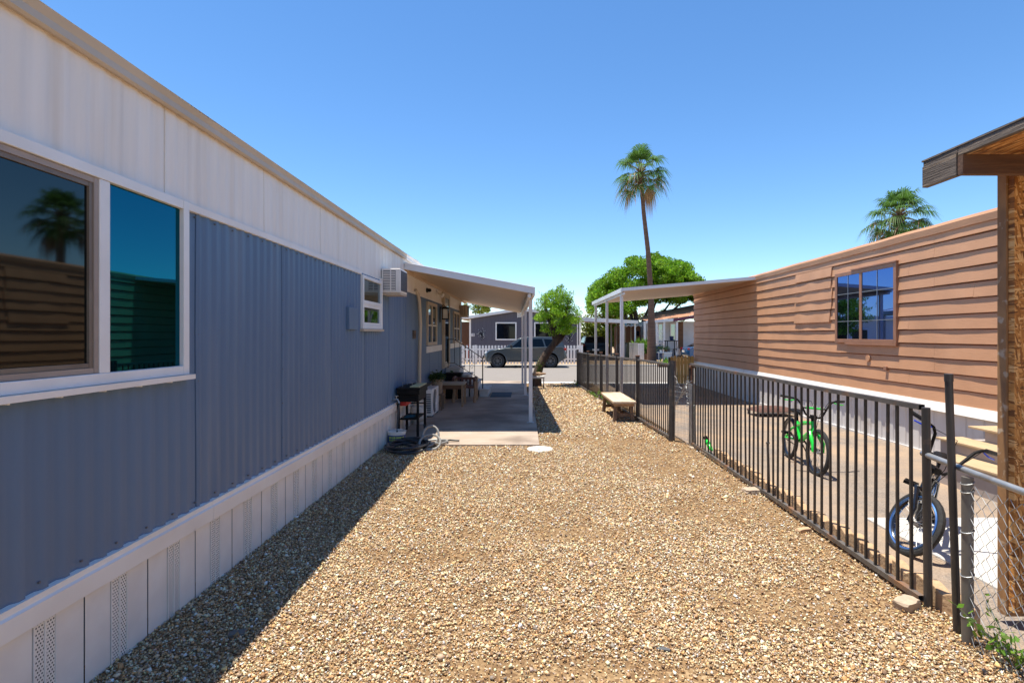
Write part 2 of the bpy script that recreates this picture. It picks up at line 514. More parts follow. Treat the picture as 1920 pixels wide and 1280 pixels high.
# ------------------------------------------------------------------ ground sheets
def frange(a, b, n): return [a + (b - a) * i / n for i in range(n + 1)]
XS = [-900, -300, -100, -40, -20, -12, -8, -6] + frange(-4, 2, 12) + frange(2.1, 3.2, 22) + frange(3.6, 8, 11) + [10, 14, 20, 40, 100, 300, 900]
YS = [-60, -20, -8, -4] + frange(-2, 24, 52) + [26, 30, 40, 60, 100, 200, 400, 1200]
tag(MB().grid(XS, YS, lambda x, y: (x, y, gz(x, y))).build('ground', M['dirt']), kind='structure')

def sheet(name, x0, x1, y0, y1, dz, m, nx=8):
    xs = sorted({round(q, 4) for q in frange(x0, x1, nx) + [q for q in XS if x0 < q < x1]})
    ys = sorted({round(q, 4) for q in [y0, y1] + [q for q in YS if y0 < q < y1]})
    return tag(MB().grid(xs, ys, lambda x, y: (x, y, gz(x, y) + dz)).build(name, m), kind='structure')
sheet('gravel_yard', -2.3, 2.6, -3, 20.3, .005, M['gravelbase'])
sheet('driveway', 2.62, 6.6, -3, 20.3, .005, M['pave'])
tag(MB().grid(frange(-120, 120, 60), frange(20.9, 32.0, 6), lambda x, y: (x, y, gz(x, y) + .004)).build('road', M['road']), kind='structure')
tag(MB().box(-60, 2.62, 20.35, 20.9, -.3, -.135).box(6.6, 60, 20.35, 20.9, -.3, -.135).build('kerb', M['concw'], bevel=.02), kind='structure')
tag(MB().box(2.64, 6.58, 20.3, 20.9, -.3, -.155).build('driveway_apron', M['concw']), kind='structure')
tag(MB().box(-90, 90, 32.0, 32.35, -.3, -.10).build('far_kerb', M['concw'], bevel=.02), kind='structure')

# patio slab: two pours with a joint, then a step down
sl_ = MB()
sl_.box(-2.1, .24, 8.16, 12.36, -.25, .03)
sl_.box(-2.1, .16, 12.372, 15.55, -.25, .03)
sl_.box(-2.1, .06, 15.56, 20.3, -.35, -.045)
tag(sl_.build('patio_slab', M['conc'], bevel=.006), kind='structure')
tag(MB().box(3.22, 6.0, 2.0, 5.05, -.2, -.018).build('concrete_path', M['concw'], bevel=.008), kind='structure')

# ------------------------------------------------------------------ gravel stones
def gravel():
    base = np.array([(x, y, z) for x in (-1, 1) for y in (-1, 1) for z in (-1, 1)]) * .72
    tri = np.array([(0, 1, 3, 2), (4, 6, 7, 5), (0, 4, 5, 1), (2, 3, 7, 6), (0, 2, 6, 4), (1, 5, 7, 3)])
    var = np.stack([base * (1 + rng.uniform(-.40, .28, (8, 1))) * (1 + rng.uniform(-.28, .28, (8, 3))) for _ in range(24)])
    P = []
    for y0, y1, dens, sz in ((.9, 3.0, 10500, 1.0), (3.0, 4.4, 9200, 1.03), (4.4, 6.2, 7000, 1.08), (6.2, 8.5, 4500, 1.2), (8.5, 12, 2000, 1.6), (12, 20.2, 650, 2.4)):
        n = int((y1 - y0) * 4.75 * dens)
        x = rng.uniform(-2.12, 2.63, n)
        y = rng.uniform(y0, y1, n)
        P.append(np.c_[x, y, np.full(n, sz)])
    P = np.concatenate(P)
    keep = np.ones(len(P), bool)
    patches = [(-.40, 4.52, .20, .17), (1.95, 8.0, .75, .55), (2.15, 6.7, .45, .7), (1.9, 5.2, .5, .35), (1.75, 3.35, .5, .22), (.35, 2.68, .6, .12), (-.7, 4.1, .5, .14), (.5, 4.55, .35, .12), (1.2, 8.6, .6, .3), (2.35, 4.4, .18, .6)]
    for i, (x, y, s) in enumerate(P):
        if x < .26 and y > 8.14 and (x < .2 or y < 12.4): keep[i] = False; continue
        xf = 2.56 + .02 * (y - 3.3) / 5 if y < 8.4 else 2.36 - (y - 8.6) * .0367
        if x > xf + .02: keep[i] = False; continue
        q = 1.0
        d = xf - x
        if d < .25: q *= .5 + .5 * d / .25
        for px, py, rx, ry in patches:
            e = ((x - px) / rx) ** 2 + ((y - py) / ry) ** 2 + .7 * noise.noise(Vector((x * 5, y * 5, 3)))
            if e < 1: q *= .34
            elif e < 2.2: q *= .34 + .66 * (e - 1) / 1.2
        q *= min(1, max(.45, 1.05 + .9 * (noise.noise(Vector((x * 1.1, y * 1.1, 8.2))) + .1)))
        if rng.random() > q: keep[i] = False
    P = P[keep]
    n = len(P)
    s = np.exp(rng.normal(-5.18, .36, n)) * P[:, 2]
    big = rng.random(n) < .006
    s[big] *= 1.9
    asp = np.c_[np.ones(n), rng.uniform(.55, .95, n), rng.uniform(.32, .66, n)] * s[:, None]
    A = rng.uniform(0, 2 * PI, n)
    tx, ty = rng.normal(0, .5, n), rng.normal(0, .5, n)
    V = var[rng.integers(0, len(var), n)] * asp[:, None, :]
    cx, sx = np.cos(tx)[:, None], np.sin(tx)[:, None]
    Y, Z = V[..., 1] * cx - V[..., 2] * sx, V[..., 1] * sx + V[..., 2] * cx
    X = V[..., 0]
    cy, sy = np.cos(ty)[:, None], np.sin(ty)[:, None]
    X, Z = X * cy + Z * sy, -X * sy + Z * cy
    ca, sa = np.cos(A)[:, None], np.sin(A)[:, None]
    X, Y = X * ca - Y * sa, X * sa + Y * ca
    g = -.17 * np.clip((P[:, 1] - 7) / 14, 0, 1) ** 2 * (3 - 2 * np.clip((P[:, 1] - 7) / 14, 0, 1))
    lift = rng.uniform(.0, 1.0, n) * .012
    V = np.stack([X + P[:, 0:1], Y + P[:, 1:2], Z + (g + .005 + asp[:, 2] * .35 + lift)[:, None]], -1)
    pal = np.array([(.60, .46, .29), (.52, .36, .20), (.66, .54, .37), (.43, .26, .13), (.70, .63, .52), (.30, .18, .10), (.47, .35, .25), (.34, .29, .25), (.56, .33, .15), (.80, .76, .68), (.19, .125, .085), (.52, .40, .33)])
    pr = np.array([22, 19, 15, 12, 6, 7, 9, 5, 8, 1.6, 5, 5]); pr = pr / pr.sum()
    C = pal[rng.choice(len(pal), n, p=pr)] * np.exp(rng.normal(.03, .30, (n, 1))) * np.array([[1.04, 1.0, .96]])
    C = np.clip(C, 0, .74)
    Fc = (tri[None] + (np.arange(n) * 8)[:, None, None]).reshape(-1, 4)
    o = raw_mesh('gravel', V.reshape(-1, 3), Fc, M['stone'], np.repeat(C, 8, 0))
    tag(o, kind='stuff')
    print('stones', n)
gravel()

# ------------------------------------------------------------------ near left house (blue)
XL = -2.118
def LY(px): return 2131.0 / (VX - px)
house = thing('mobile_home', 'long blue and white corrugated mobile home with white skirting along the gravel', 'mobile home', (-4, 7, 0))
def corr(z0, z1, y0, y1, amp, pitch, x, wob=0.0, seams=(), zs=None, groove=.012):
    mb = MB()
    ys = []
    y = y0
    while y < y1:
        ys.append(y); y += pitch / 8
    ys.append(y1)
    for s in seams:
        ys += [s - .0075, s - .0045, s + .0045, s + .0075]
    ys = [q for q in ys if all(abs(q - s) < .0080 and abs(q - s) > .004 or abs(q - s) > .02 for s in seams)]
    ys = sorted(ys)
    zz = zs or frange(z0, z1, 5)
    def fn(yy, z):
        u = (yy / pitch) % 1.0
        yo = 0
        h = min(1, max(0, .2 + 2.0 * math.sin(2 * PI * u))) * amp
        for s in seams:
            if abs(yy - s) < .005: h = -groove
            elif abs(yy - s) < .02: h = amp * .4
            if abs(yy - s) < .02: yo = .022 * noise.noise(Vector((s * 3.3, z * .9, 6)))
        h += wob * noise.noise(Vector((yy * .8, z * 1.1, 2.0)))
        return (x + h, yy + yo, z)
    mb.grid(ys, zz, fn)
    return mb
pitch = 1.219 / 11
seamsL = [LY(365) + 1.219 * k for k in range(0, 13)]
seamsW = [LY(305) + 1.219 * k for k in range(-5, 13)]
bw = corr(.57, 2.5, -4, 18.2, .015, pitch, XL, .006, seamsL)
bw.cur = 1
for y_ in [1.0 + .2217 * k for k in range(46)]:        # screw heads
    for z_ in (.625, 2.45):
        bw.box(XL + .004, XL + .0175, y_ - .0045, y_ + .0045, z_ - .0045, z_ + .0045)
for s_ in seamsL[:8]:
    for z_ in frange(.8, 2.3, 5):
        bw.box(XL + .004, XL + .0125, s_ + .018, s_ + .026, z_ - .004, z_ + .004)
bw.build('blue_wall', [M['blue'], M['greydark']], house, smooth=True)
corr(2.50, 3.06, -4, 18.2, .0045, pitch, XL + .002, .006, seamsW).build('white_wall', M['white'], house, smooth=True)
MB().box(-6.2, XL - .012, -4, 18.19, .1, 3.03).build('end_wall', M['blue'], house)
MB().box(XL - .011, XL + .008, 18.12, 18.215, .55, 3.0).build('corner_trim', M['blue'], house)
t_ = MB()
for a, b in ((-4, 1.0), (3.34, 6.93), (7.86, 18.2)):
    t_.box(XL - .005, XL + .028, a, b, 2.475, 2.525)
t_.build('band_trim', M['trimw'], house, bevel=.004)
# fascia with a slightly ragged drip edge
def fas(y, v):
    zt = 3.115 + .010 * noise.noise(Vector((y * 1.3, 0, 0))) + .004 * noise.noise(Vector((y * 7, 3, 0)))
    zb = 3.028
    prof = [(XL - .01, zb + .012), (XL + .038, zb), (XL + .05, zb + .012), (XL + .045, zb + .05), (XL + .062, zt), (XL - .05, zt + .006)]
    x, z = prof[v]
    return (x, y, z)
MB().grid(frange(-4, 9.5, 130), range(6), fas).build('roof_edge', M['tanpaint'], house, smooth=False)
MB().grid(frange(9.5, 18.3, 60), range(6), fas).build('roof_edge', M['trimw'], house)
MB().grid([-6.4, -4.2, XL + .055], frange(-4.1, 18.3, 12), lambda x, y: (x, y, 3.118 + .16 * (1 - abs(x + 4.2) / 2.2))).build('roof', M['plasticw'], house)
# skirting: flat panels, grooves and perforated strips
ys = []
mi = []
sk = MB()
y = 2.31 - .435 * 15
while y < 18.1:
    seq = [(y, y + .11, 1, 0.0), (y + .11, y + .118, 0, -.004), (y + .118, y + .262, 0, .002), (y + .262, y + .270, 0, -.005), (y + .270, y + .427, 0, .002), (y + .427, y + .435, 0, -.004)]
    for a, b, m_, h in seq:
        b = min(b, 18.18)
        if a >= b: continue
        zb = min(gz(XL, a), gz(XL, b)) - .02
        sk.cur = m_
        x = XL + .006 + h
        sk.add([(x, a, zb), (x, b, zb), (x, b, .47), (x, a, .47)], [(0, 1, 2, 3)])
        sk.cur = 0
        if m_ == 1:
            for xx in (a, b, (a + b) / 2):
                sk.box(x - .008, x + .006, xx - .004, xx + .004, zb, .469)
    y += .435
sk.build('skirting', [M['plasticw'], M['perf']], house)
MB().box(XL - .02, XL + .012, -4, 18.18, -.2, .004).build('skirting_foot', M['trimw'], house)
cap = MB()
for a, b in ((-4, LY(390)), (LY(390) + .004, 9.1), (9.104, 18.19)):
    cap.prism([(XL - .005, .455), (XL + .034, .457), (XL + .040, .548), (XL + .028, .556), (XL + .030, .585), (XL - .005, .592)], lambda u, v, q: (u, q, v), a, b)
cap.build('skirting_cap', M['trimw'], house)
lb = MB()
for a, b in ((11.55, 13.72), (14.9, 18.2)):
    lb.box(XL - .002, XL + .030, a, b, 1.30, 1.44)
lb.build('lower_band', M['trimw'], house)

def frame_yz(mb, x0, x1, y0, y1, z0, z1, w, wt=None):
    wt = wt or w
    mb.box(x0, x1, y0, y0 + w, z0, z1).box(x0, x1, y1 - w, y1, z0, z1)
    mb.box(x0, x1 - .002, y0 + w, y1 - w, z0, z0 + wt).box(x0, x1 - .002, y0 + w, y1 - w, z1 - wt, z1)
    return mb
# big twin window
wn = frame_yz(MB(), XL, XL + .045, .9, 3.33, 1.455, 2.52, .055)
wn.box(XL, XL + .040, 2.632, 2.698, 1.51, 2.464)
wn = wn.build('window', M['frame'], house, bevel=.004)
frame_yz(MB(), XL + .01, XL + .034, .96, 2.630, 1.512, 2.462, .026).build('screen_frame', M['screenframe'], wn)
frame_yz(MB(), XL + .01, XL + .028, .987, 2.603, 1.539, 2.435, .022).build('sash', M['brownframe'], wn)
MB().box(XL + .004, XL + .016, 1.010, 2.580, 1.562, 2.412).build('pane', M['glassscreen'], wn)
MB().box(XL + .004, XL + .018, 2.699, 3.274, 1.512, 2.463).build('pane', M['glassteal'], wn)
si = MB().box(XL, XL + .07, .88, 3.35, 1.425, 1.454)
for k in range(9):
    si.box(XL + .02, XL + .05, 1.15 + k * .25, 1.16 + k * .25, 1.417, 1.424)
si.build('sill', M['trimw'], wn)
# small double hung window
wn = frame_yz(MB(), XL, XL + .05, 6.92, 7.87, 1.775, 2.475, .045)
wn.box(XL, XL + .042, 6.965, 7.825, 2.10, 2.15).build('window', M['frame'], house, bevel=.004)
wn = [c for c in house.children if c.name.startswith('window')][-1]
MB().box(XL + .004, XL + .02, 6.966, 7.824, 2.151, 2.43).build('pane', M['glassclear'], wn)
frame_yz(MB(), XL + .01, XL + .036, 6.966, 7.824, 1.82, 2.099, .04).build('sash', M['frame'], wn)
MB().box(XL + .004, XL + .018, 7.007, 7.783, 1.861, 2.058).build('pane', M['glassclear'], wn)
MB().box(XL, XL + .065, 6.9, 7.89, 1.745, 1.774).build('sill', M['tanpaint'], wn)
# windows under the patio roof
for a, b, z0, z1 in ((11.6, 12.85, 1.46, 2.42), (15.95, 17.45, 1.44, 2.40)):
    wn = frame_yz(MB(), XL, XL + .05, a, b, z0, z1, .07)
    wn.box(XL, XL + .045, (a + b) / 2 - .05, (a + b) / 2 + .05, z0 + .07, z1 - .07)
    wn = wn.build('window', M['tanpaint'], house, bevel=.004)
    for p, q in ((a + .071, (a + b) / 2 - .051), ((a + b) / 2 + .051, b - .071)):
        MB().box(XL + .004, XL + .022, p, q, z0 + .071, z1 - .071).build('pane', M['glassclear'], wn)
        MB().box(XL + .022, XL + .036, p, q, z0 + .43, z0 + .46).build('glazing_bar', M['plasticw'], wn)
# door, seen almost edge on, with its storm door standing open
dr = frame_yz(MB(), XL, XL + .05, 13.78, 14.84, .82, 2.80, .07).build('door_frame', M['tanpaint'], house)
MB().box(XL + .004, XL + .03, 13.851, 14.769, .83, 2.73).build('door', M['trimw'], house)
st = frame_yz(MB(), XL + .05, XL + .085, 13.80, 14.80, .84, 2.76, .10)
st = st.build('storm_door', M['tanpaint'], house)
MB().box(XL + .06, XL + .07, 13.9, 14.7, .94, 2.66).build('pane', M['glassclear'], st)
MB().tube([(XL + .086, 13.86, 1.72), (XL + .13, 13.86, 1.72), (XL + .13, 13.86, 1.86), (XL + .086, 13.86, 1.86)], .008).build('handle', M['black'], st)
# access panel, crooked vent pipe
MB().box(XL + .004, XL + .05, LY(647), LY(663.5), 1.76, 2.03).build('access_panel', M['blue'], house, bevel=.006)
pv = [(XL + .07, 10.52, .62), (XL + .075, 10.53, 1.3), (XL + .085, 10.56, 1.9), (XL + .075, 10.5, 2.35), (XL + .06, 10.45, 2.47), (XL + .03, 10.35, 2.56)]
MB().tube(pv, .034, 10).build('vent_pipe', M['tanpaint'], house, smooth=True)
MB().box(XL + .002, XL + .05, 10.15, 10.3, 1.62, 1.78).build('outlet_box', M['oldwood'], house, bevel=.005)

# roof vent
one(MB().box(-2.72, -2.5, 12.3, 12.62, 3.12, 3.39).box(-2.75, -2.47, 12.27, 12.65, 3.391, 3.42), 'roof_vent', 'small cream square vent cap on the roof above the patio cover', 'roof vent', M['plasticw'])

# window air conditioner
def aircon(loc, label, m1, m2, w_=.28, l_=.46, h_=.36):
    r = thing('window_air_conditioner', label, 'air conditioner', loc)
    x0 = 0
    case = MB().box(x0, w_, 0, l_, 0, h_).build('case', m1, r, local=True, bevel=.012)
    g = MB()
    for k in range(12):
        z = .035 + k * (h_ - .07) / 12
        g.box(.03, w_ - .075, -.008, -.002, z, z + .012)
    g.box(.03 + .10, .03 + .115, -.012, -.003, .03, h_ - .03)
    g.build('side_louvre', m1, r, local=True)
    MB().box(.025, w_ - .07, -.0015, .004, .03, h_ - .03).build('side_opening', M['greydark'], r, local=True)
    b = MB()
    b.box(w_ + .001, w_ + .008, .03, l_ - .03, .03, h_ - .03)
    for k in range(14):
        y = .04 + k * (l_ - .08) / 14
        b.box(w_ + .008, w_ + .012, y, y + .012, .03, h_ - .03)
    b.build('back_grille', m2, r, local=True)
    MB().box(.0, w_ + .0, .02, l_ - .02, -.03, -.004).build('bracket', M['tanpaint'], r, local=True)
    return r
aircon((XL + .01, 7.95, 2.32), 'white window air conditioner with louvred side beside the small double hung window', M['plasticw'], M['greydark'])
aircon((XL + .01, 17.5, 2.30), 'tan window air conditioner at the far end of the blue home under the patio cover', M['tanpaint'], M['brownframe'], .27, .5, .36)

# lantern, floodlights
ln = thing('wall_lantern', 'black wall lantern with glass sides beside the door under the patio cover', 'wall lamp', (XL + .02, 13.45, 2.1))
MB().box(0, .012, -.05, .05, -.1, .30).build('back_plate', M['black'], ln, local=True)
MB().tube([(.01, 0, .26), (.08, 0, .34), (.14, 0, .30)], .009, 6).build('arm', M['black'], ln, local=True)
f_ = MB().box(.06, .22, -.08, .08, -.025, 0)
for a in (.07, .21):
    for b in (-.07, .07):
        f_.bar((a, b, 0), (a, b, .24), .014, .014)
f_.prism([(.04, .24), (.24, .24), (.2, .29), (.08, .29)], lambda u, v, q: (u, q, v), -.1, .1)
f_.build('cage', M['black'], ln, local=True)
MB().box(.085, .195, -.055, .055, .001, .238).build('glass', M['plasticw'], ln, local=True)
ca = thing('security_camera', 'small black dome security camera on the tan wall under the patio cover', 'security camera', (XL + .005, LY(799), 2.66))
MB().lathe([(.05, 0), (.05, .03), (.03, .04)], (0, 0, 0), 12, 'x').build('base', M['black'], ca, local=True)
MB().lathe([(.035, .03), (.04, .06), (.03, .1), (.0, .11)], (0, 0, 0), 12, 'x').build('dome', M['black'], ca, local=True, smooth=True)
fl = thing('flood_light', 'cream twin flood light on the tan wall under the patio cover', 'flood light', (XL + .005, LY(817.5), 2.70))
MB().lathe([(.06, 0), (.06, .03)], (0, 0, 0), 12, 'x').build('base', M['plasticw'], fl, local=True)
for s in (-1, 1):
    MB().tube([(.03, 0, 0), (.09, s * .05, -.03), (.17, s * .07, -.07)], [.014, .03, .055], 10).build('lamp_head', M['plasticw'], fl, local=True)

# ------------------------------------------------------------------ patio cover on the blue home
aw = thing('patio_cover', 'sloping white metal patio cover over the concrete slab beside the blue home', 'patio cover', (-1, 14.4, 0))
def awz(x): return 2.86 + (x + 2.1) / 2.28 * (2.42 - 2.86)
def awx(y): return .175 - .02 * (y - 9.47)
ribs = MB()
def au(x, y):
    k = (y - 9.5) / .305 % 1.0
    return awz(x) + (.022 if k < .12 else 0)
yy = []
y = 9.5
while y < 19.3:
    yy += [y, y + .034, y + .038, y + .300]; y += .305
yy = [q for q in yy if q < 19.32] + [19.32]
ribs.grid(frange(0, 1, 2), yy, lambda u, q: (-2.1 + (awx(q) - .05 + 2.1) * u, q, au(-2.1 + (awx(q) - .05 + 2.1) * u, q)))
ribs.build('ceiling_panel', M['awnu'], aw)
MB().add([(-2.1, 9.46, 2.945), (.16, 9.46, 2.515), (-.03, 19.34, 2.515), (-2.1, 19.34, 2.945)], [(0, 1, 2, 3)]).build('roof_panel', M['awnw'], aw)
b = MB()
b.bar((-2.10, 9.46, awz(-2.1) + .045), (.19, 9.46, awz(.175) + .05), .045, .115)
b.bar((-2.10, 9.437, awz(-2.1) + .095), (.20, 9.437, awz(.175) + .10), .012, .03)
b.build('front_fascia', M['awnw'], aw, bevel=.006)
b = MB().bar((.175, 9.49, 2.455), (-.02, 19.35, 2.455), .05, .13)
b.bar((.10, 9.5, 2.39), (-.09, 19.3, 2.39), .06, .07)
b.build('side_beam', M['awnw'], aw, bevel=.006)
MB().bar((-2.1, 19.33, awz(-2.1) + .04), (-.02, 19.33, awz(-.02) + .05), .04, .1).build('rear_fascia', M['awnw'], aw)
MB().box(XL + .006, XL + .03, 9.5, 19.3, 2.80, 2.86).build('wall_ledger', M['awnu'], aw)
for px, py in ((.13, 10.2), (.045, 14.75), (-.045, 19.15)):
    z0 = .03 if py < 15.5 else -.045
    p = MB().box(px - .035, px + .035, py - .035, py + .035, z0 + .006, 2.36).build('post', M['awnw'], aw, bevel=.006)
    MB().box(px - .07, px + .07, py - .06, py + .06, z0, z0 + .006).build('foot_plate', M['metalgal'], p)
    MB().bar((px, py, 2.0), (px - .02, py + .28, 2.33), .03, .03).build('brace', M['awnw'], p)

# ------------------------------------------------------------------ right house (brown lap siding)
def XR(y): return 5.95 + .0215 * y
bh = thing('mobile_home', 'brown mobile home with wavy horizontal lap siding and white skirting behind the fence', 'mobile home', (8.3, 8, 0))
Y0, Y1 = -3.0, 20.1
course = .213
nz = 12
zb0 = .715
boards = MB()
rr = random.Random(5)
def wav(y, i, a): return a * noise.noise(Vector((y * .9, i * 7.3, 1.0))) + a * .6 * noise.noise(Vector((y * 2.6, i * 3.1, 5.0)))
for i in range(nz):
    z0 = zb0 + i * course
    z1 = z0 + course + .012
    y = Y0
    while y < Y1:
        ye = min(Y1, y + rr.choice([2.4, 3.66, 3.66, 4.2]))
        if Y1 - ye < .6: ye = Y1
        ysn = frange(y, ye - .003, max(2, int((ye - y) / .16)))
        dz = rr.uniform(-.004, .004)
        def fn(v, q, z0=z0, z1=z1, i=i, dz=dz):
            p = .0225 + wav(q, i, .0075)
            zz = z0 + dz + .004 * noise.noise(Vector((q * .7, i, 9)))
            pts = [(XR(q) + .03, zz + .004), (XR(q) - p, zz), (XR(q) - p - .0015, zz + .004), (XR(q) - .004, z1 - .030), (XR(q) + .03, z1 - .012)]
            return (pts[int(v)][0], q, pts[int(v)][1])
        boards.grid(range(5), ysn, fn)
        for q in (y, ye - .003):      # end caps
            p0 = [fn(k, q) for k in range(4)]
            boards.add(p0, [(0, 1, 2, 3)])
        y = ye
boards.build('lap_siding', M['brown'], bh)
MB().prism([(XR(-3) + .034, -3), (10.8, -3), (10.8, 20.08), (XR(20.08) + .034, 20.08)], lambda u, v, q: (u, v, q), .2, 3.26).build('house_wall', M['brown'], bh)
# bulging patch boards left of the window
pb = MB()
for k, (zt, hb, a, b) in enumerate(((3.05, .19, 10.72, 12.2), (2.83, .20, 10.74, 12.2), (2.63, .22, 10.70, 12.2), (2.41, .20, 10.72, 12.25), (2.19, .24, 10.78, 12.25))):
    ysn = frange(a, b, 14)
    def fn(v, q, k=k, zt=zt, hb=hb):
        p = .046 + .018 * noise.noise(Vector((q * 2.2, k * 4.0, 3)))
        pts = [(XR(q), zt - hb + .006), (XR(q) - p, zt - hb), (XR(q) - p - .001, zt - hb + .006), (XR(q) - .026, zt)]
        return (pts[v][0], q, pts[v][1])
    pb.grid(range(4), ysn, fn)
    for q in (a, b): pb.add([fn(v, q) for v in range(4)], [(0, 1, 2, 3)])
pb.build('patch_board', M['brown'], bh)
# roof edge, roof
def rf(y, v):
    k = .010 * noise.noise(Vector((y * 1.1, 5, 0)))
    pr = [(-.002, 3.20), (-.035, 3.195 + k), (-.045, 3.29 + k), (-.02, 3.335 + k), (.10, 3.34)]
    return (XR(y) + pr[v][0], y, pr[v][1] - .004 * max(0, y - 6))
MB().grid(frange(-3.05, 20.15, 110), range(5), rf).build('roof_edge', M['brown'], bh)
MB().grid([6.02, 8.3, 10.9], frange(-3.05, 20.15, 6), lambda x, y: ((XR(y) + .09 if x < 7 else x), y, 3.338 - .004 * max(0, y - 6) + (.15 if 8 < x < 9 else 0))).build('roof', M['awnw'], bh)
# skirting
def skx(y): return XR(y) - .01
s2 = MB()
yy = []
y = Y0
while y < Y1:
    yy += [y, y + .10, y + .112, y + .20, y + .212]; y += .3
yy = [q for q in yy if q < Y1]
s2.grid(yy, [0, 1], lambda q, v: (skx(q) + (.014 if any(abs(((q - Y0) % .3) - k) < .007 for k in (.112, .20)) else 0) , q, .60 if v else gz(6.2, q) - .03))
s2.build('skirting', M['skirt2'], bh)
MB().prism([(0, 0), (1, 0), (1, 1), (0, 1)], lambda u, v, q: (XR(q) - (.035 if u == 0 else -.03) - (.045 if (u == 0 and v == 0) else 0), q, (.585 if u == 0 else .59) if v == 0 else .712), Y0, Y1).build('skirting_cap', M['trimw'], bh)
MB().prism([(0, 0), (1, 0), (1, 1), (0, 1)], lambda u, v, q: (skx(q) - (.02 if u == 0 else -.02), q, gz(6.2, q) - .05 if v == 0 else gz(6.2, q) + .035), Y0, Y1).build('skirting_foot', M['skirt2'], bh)
# window
a, b, z0, z1 = 8.77, 10.56, 1.545, 2.885
def xw(x): return XR(9.7) + x
def slant(mb):
    mb.v = [(p[0] + .0215 * (p[1] - 9.7), p[1], p[2]) for p in mb.v]
    return mb
wn = frame_yz(MB(), xw(-.056), xw(.03), a, b, z0, z1, .07)
wn.box(xw(-.053), xw(.0), 9.70, 9.775, z0 + .07, z1 - .07)
wn.box(xw(-.072), xw(.0), a - .02, b - .55, z1 + .002, z1 + .03)
wn.box(xw(-.062), xw(.0), a + .0, b - .35, z0 - .035, z0 - .003)
wn = slant(wn).build('window', M['brownfr'], bh, bevel=.004)
for p, q in ((a + .071, 9.699), (9.776, b - .071)):
    slant(MB().box(xw(-.042), xw(-.03), p, q, z0 + .071, z1 - .071)).build('pane', M['glassblue'], wn)
    g = MB().box(xw(-.048), xw(-.0425), (p + q) / 2 - .006, (p + q) / 2 + .006, z0 + .072, z1 - .072)
    g.box(xw(-.046), xw(-.0425), p, q, z0 + .40, z0 + .41).box(xw(-.046), xw(-.0425), p, q, z1 - .42, z1 - .41)
    slant(g).build('glazing_bar', M['metalgal'], wn)
MB().lathe([(.055, 0), (.055, .012), (.045, .016)], (XR(9.9) - .045, 9.55, 1.28), 14, 'x').build('cover_plate', M['brown'], bh)
MB().box(XR(8.9) - .05, XR(8.9), 9.02, 9.09, 1.10, 1.16).build('outlet', M['brownfr'], bh)
fl = thing('flood_light', 'small round black flood light on the brown wall beside the strand board shed', 'flood light', (XR(6.72) - .02, 6.72, 2.78))
MB().lathe([(.05, -.02), (.05, .02)], (0, 0, 0), 12, 'x').build('base', M['black'], fl, local=True)
MB().tube([(-.02, 0, 0), (-.06, -.03, -.02), (-.13, -.10, -.045)], [.018, .05, .062], 14).build('lamp_head', M['black'], fl, local=True, smooth=True)
MB().tube([(-.131, -.101, -.0455), (-.136, -.106, -.047)], [.052, .05], 14).build('lens', M['plasticw'], fl, local=True)

# carport cover of the brown home
cv = thing('carport_cover', 'white metal carport cover on slim posts beside the brown home', 'carport', (4.5, 17, 0))
def cz(x): return 3.20 - (6.2 - x) / 3.5 * .30
yy = []
y = 14.45
while y < 20.6:
    yy += [y, y + .03, y + .034, y + .30]; y += .304
yy = [q for q in yy if q < 20.55] + [20.55]
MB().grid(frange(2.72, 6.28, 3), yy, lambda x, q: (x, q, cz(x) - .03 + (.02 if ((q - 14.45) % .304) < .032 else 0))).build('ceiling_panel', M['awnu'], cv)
MB().add([(2.64, 14.4, cz(2.64) + .055), (6.3, 14.4, cz(6.3) + .055), (6.3, 20.6, cz(6.3) + .055), (2.64, 20.6, cz(2.64) + .055)], [(0, 1, 2, 3)]).build('roof_panel', M['awnw'], cv)
b = MB().bar((2.62, 14.42, cz(2.62) + .01), (6.3, 14.42, cz(6.3) + .01), .04, .085)
b.build('front_fascia', M['awnw'], cv, bevel=.004)
MB().bar((2.64, 14.45, cz(2.64) - .005), (2.64, 20.6, cz(2.64) - .005), .05, .12).bar((2.70, 14.45, cz(2.64) - .09), (2.70, 20.5, cz(2.64) - .09), .06, .06).build('side_beam', M['awnw'], cv, bevel=.004)
for py in (14.8, 17.4, 20.1):
    p = MB().box(2.66, 2.74, py - .04, py + .04, gz(2.7, py), 2.78).build('post', M['awnw'], cv, bevel=.006)
    MB().box(2.61, 2.79, py - .08, py + .08, gz(2.7, py), gz(2.7, py) + .012).build('foot_plate', M['metalgal'], p)

# steps of the brown home
st = thing('entry_steps', 'grey entry steps with plywood treads against the brown home skirting', 'steps', (5.4, 5.7, 0))
body = MB()
for x0, z in ((4.9, .24), (5.2, .39), (5.5, .55)):
    body.box(x0 + .02, 5.98, 4.6, 6.42 - (.02 if x0 < 5.1 else 0) + (.3 if x0 == 5.2 else 0), gz(5, 5) - .05 if x0 < 5 else z - .17, z)
body.build('risers', M['riser'], st)
for x0, x1, z, ye in ((4.88, 5.22, .24, 6.44), (5.18, 5.52, .39, 6.75), (5.48, 5.98, .55, 6.62)):
    MB().box(x0, x1, 4.58, ye, z + .001, z + .026).build('tread', M['tread'], st, bevel=.004)
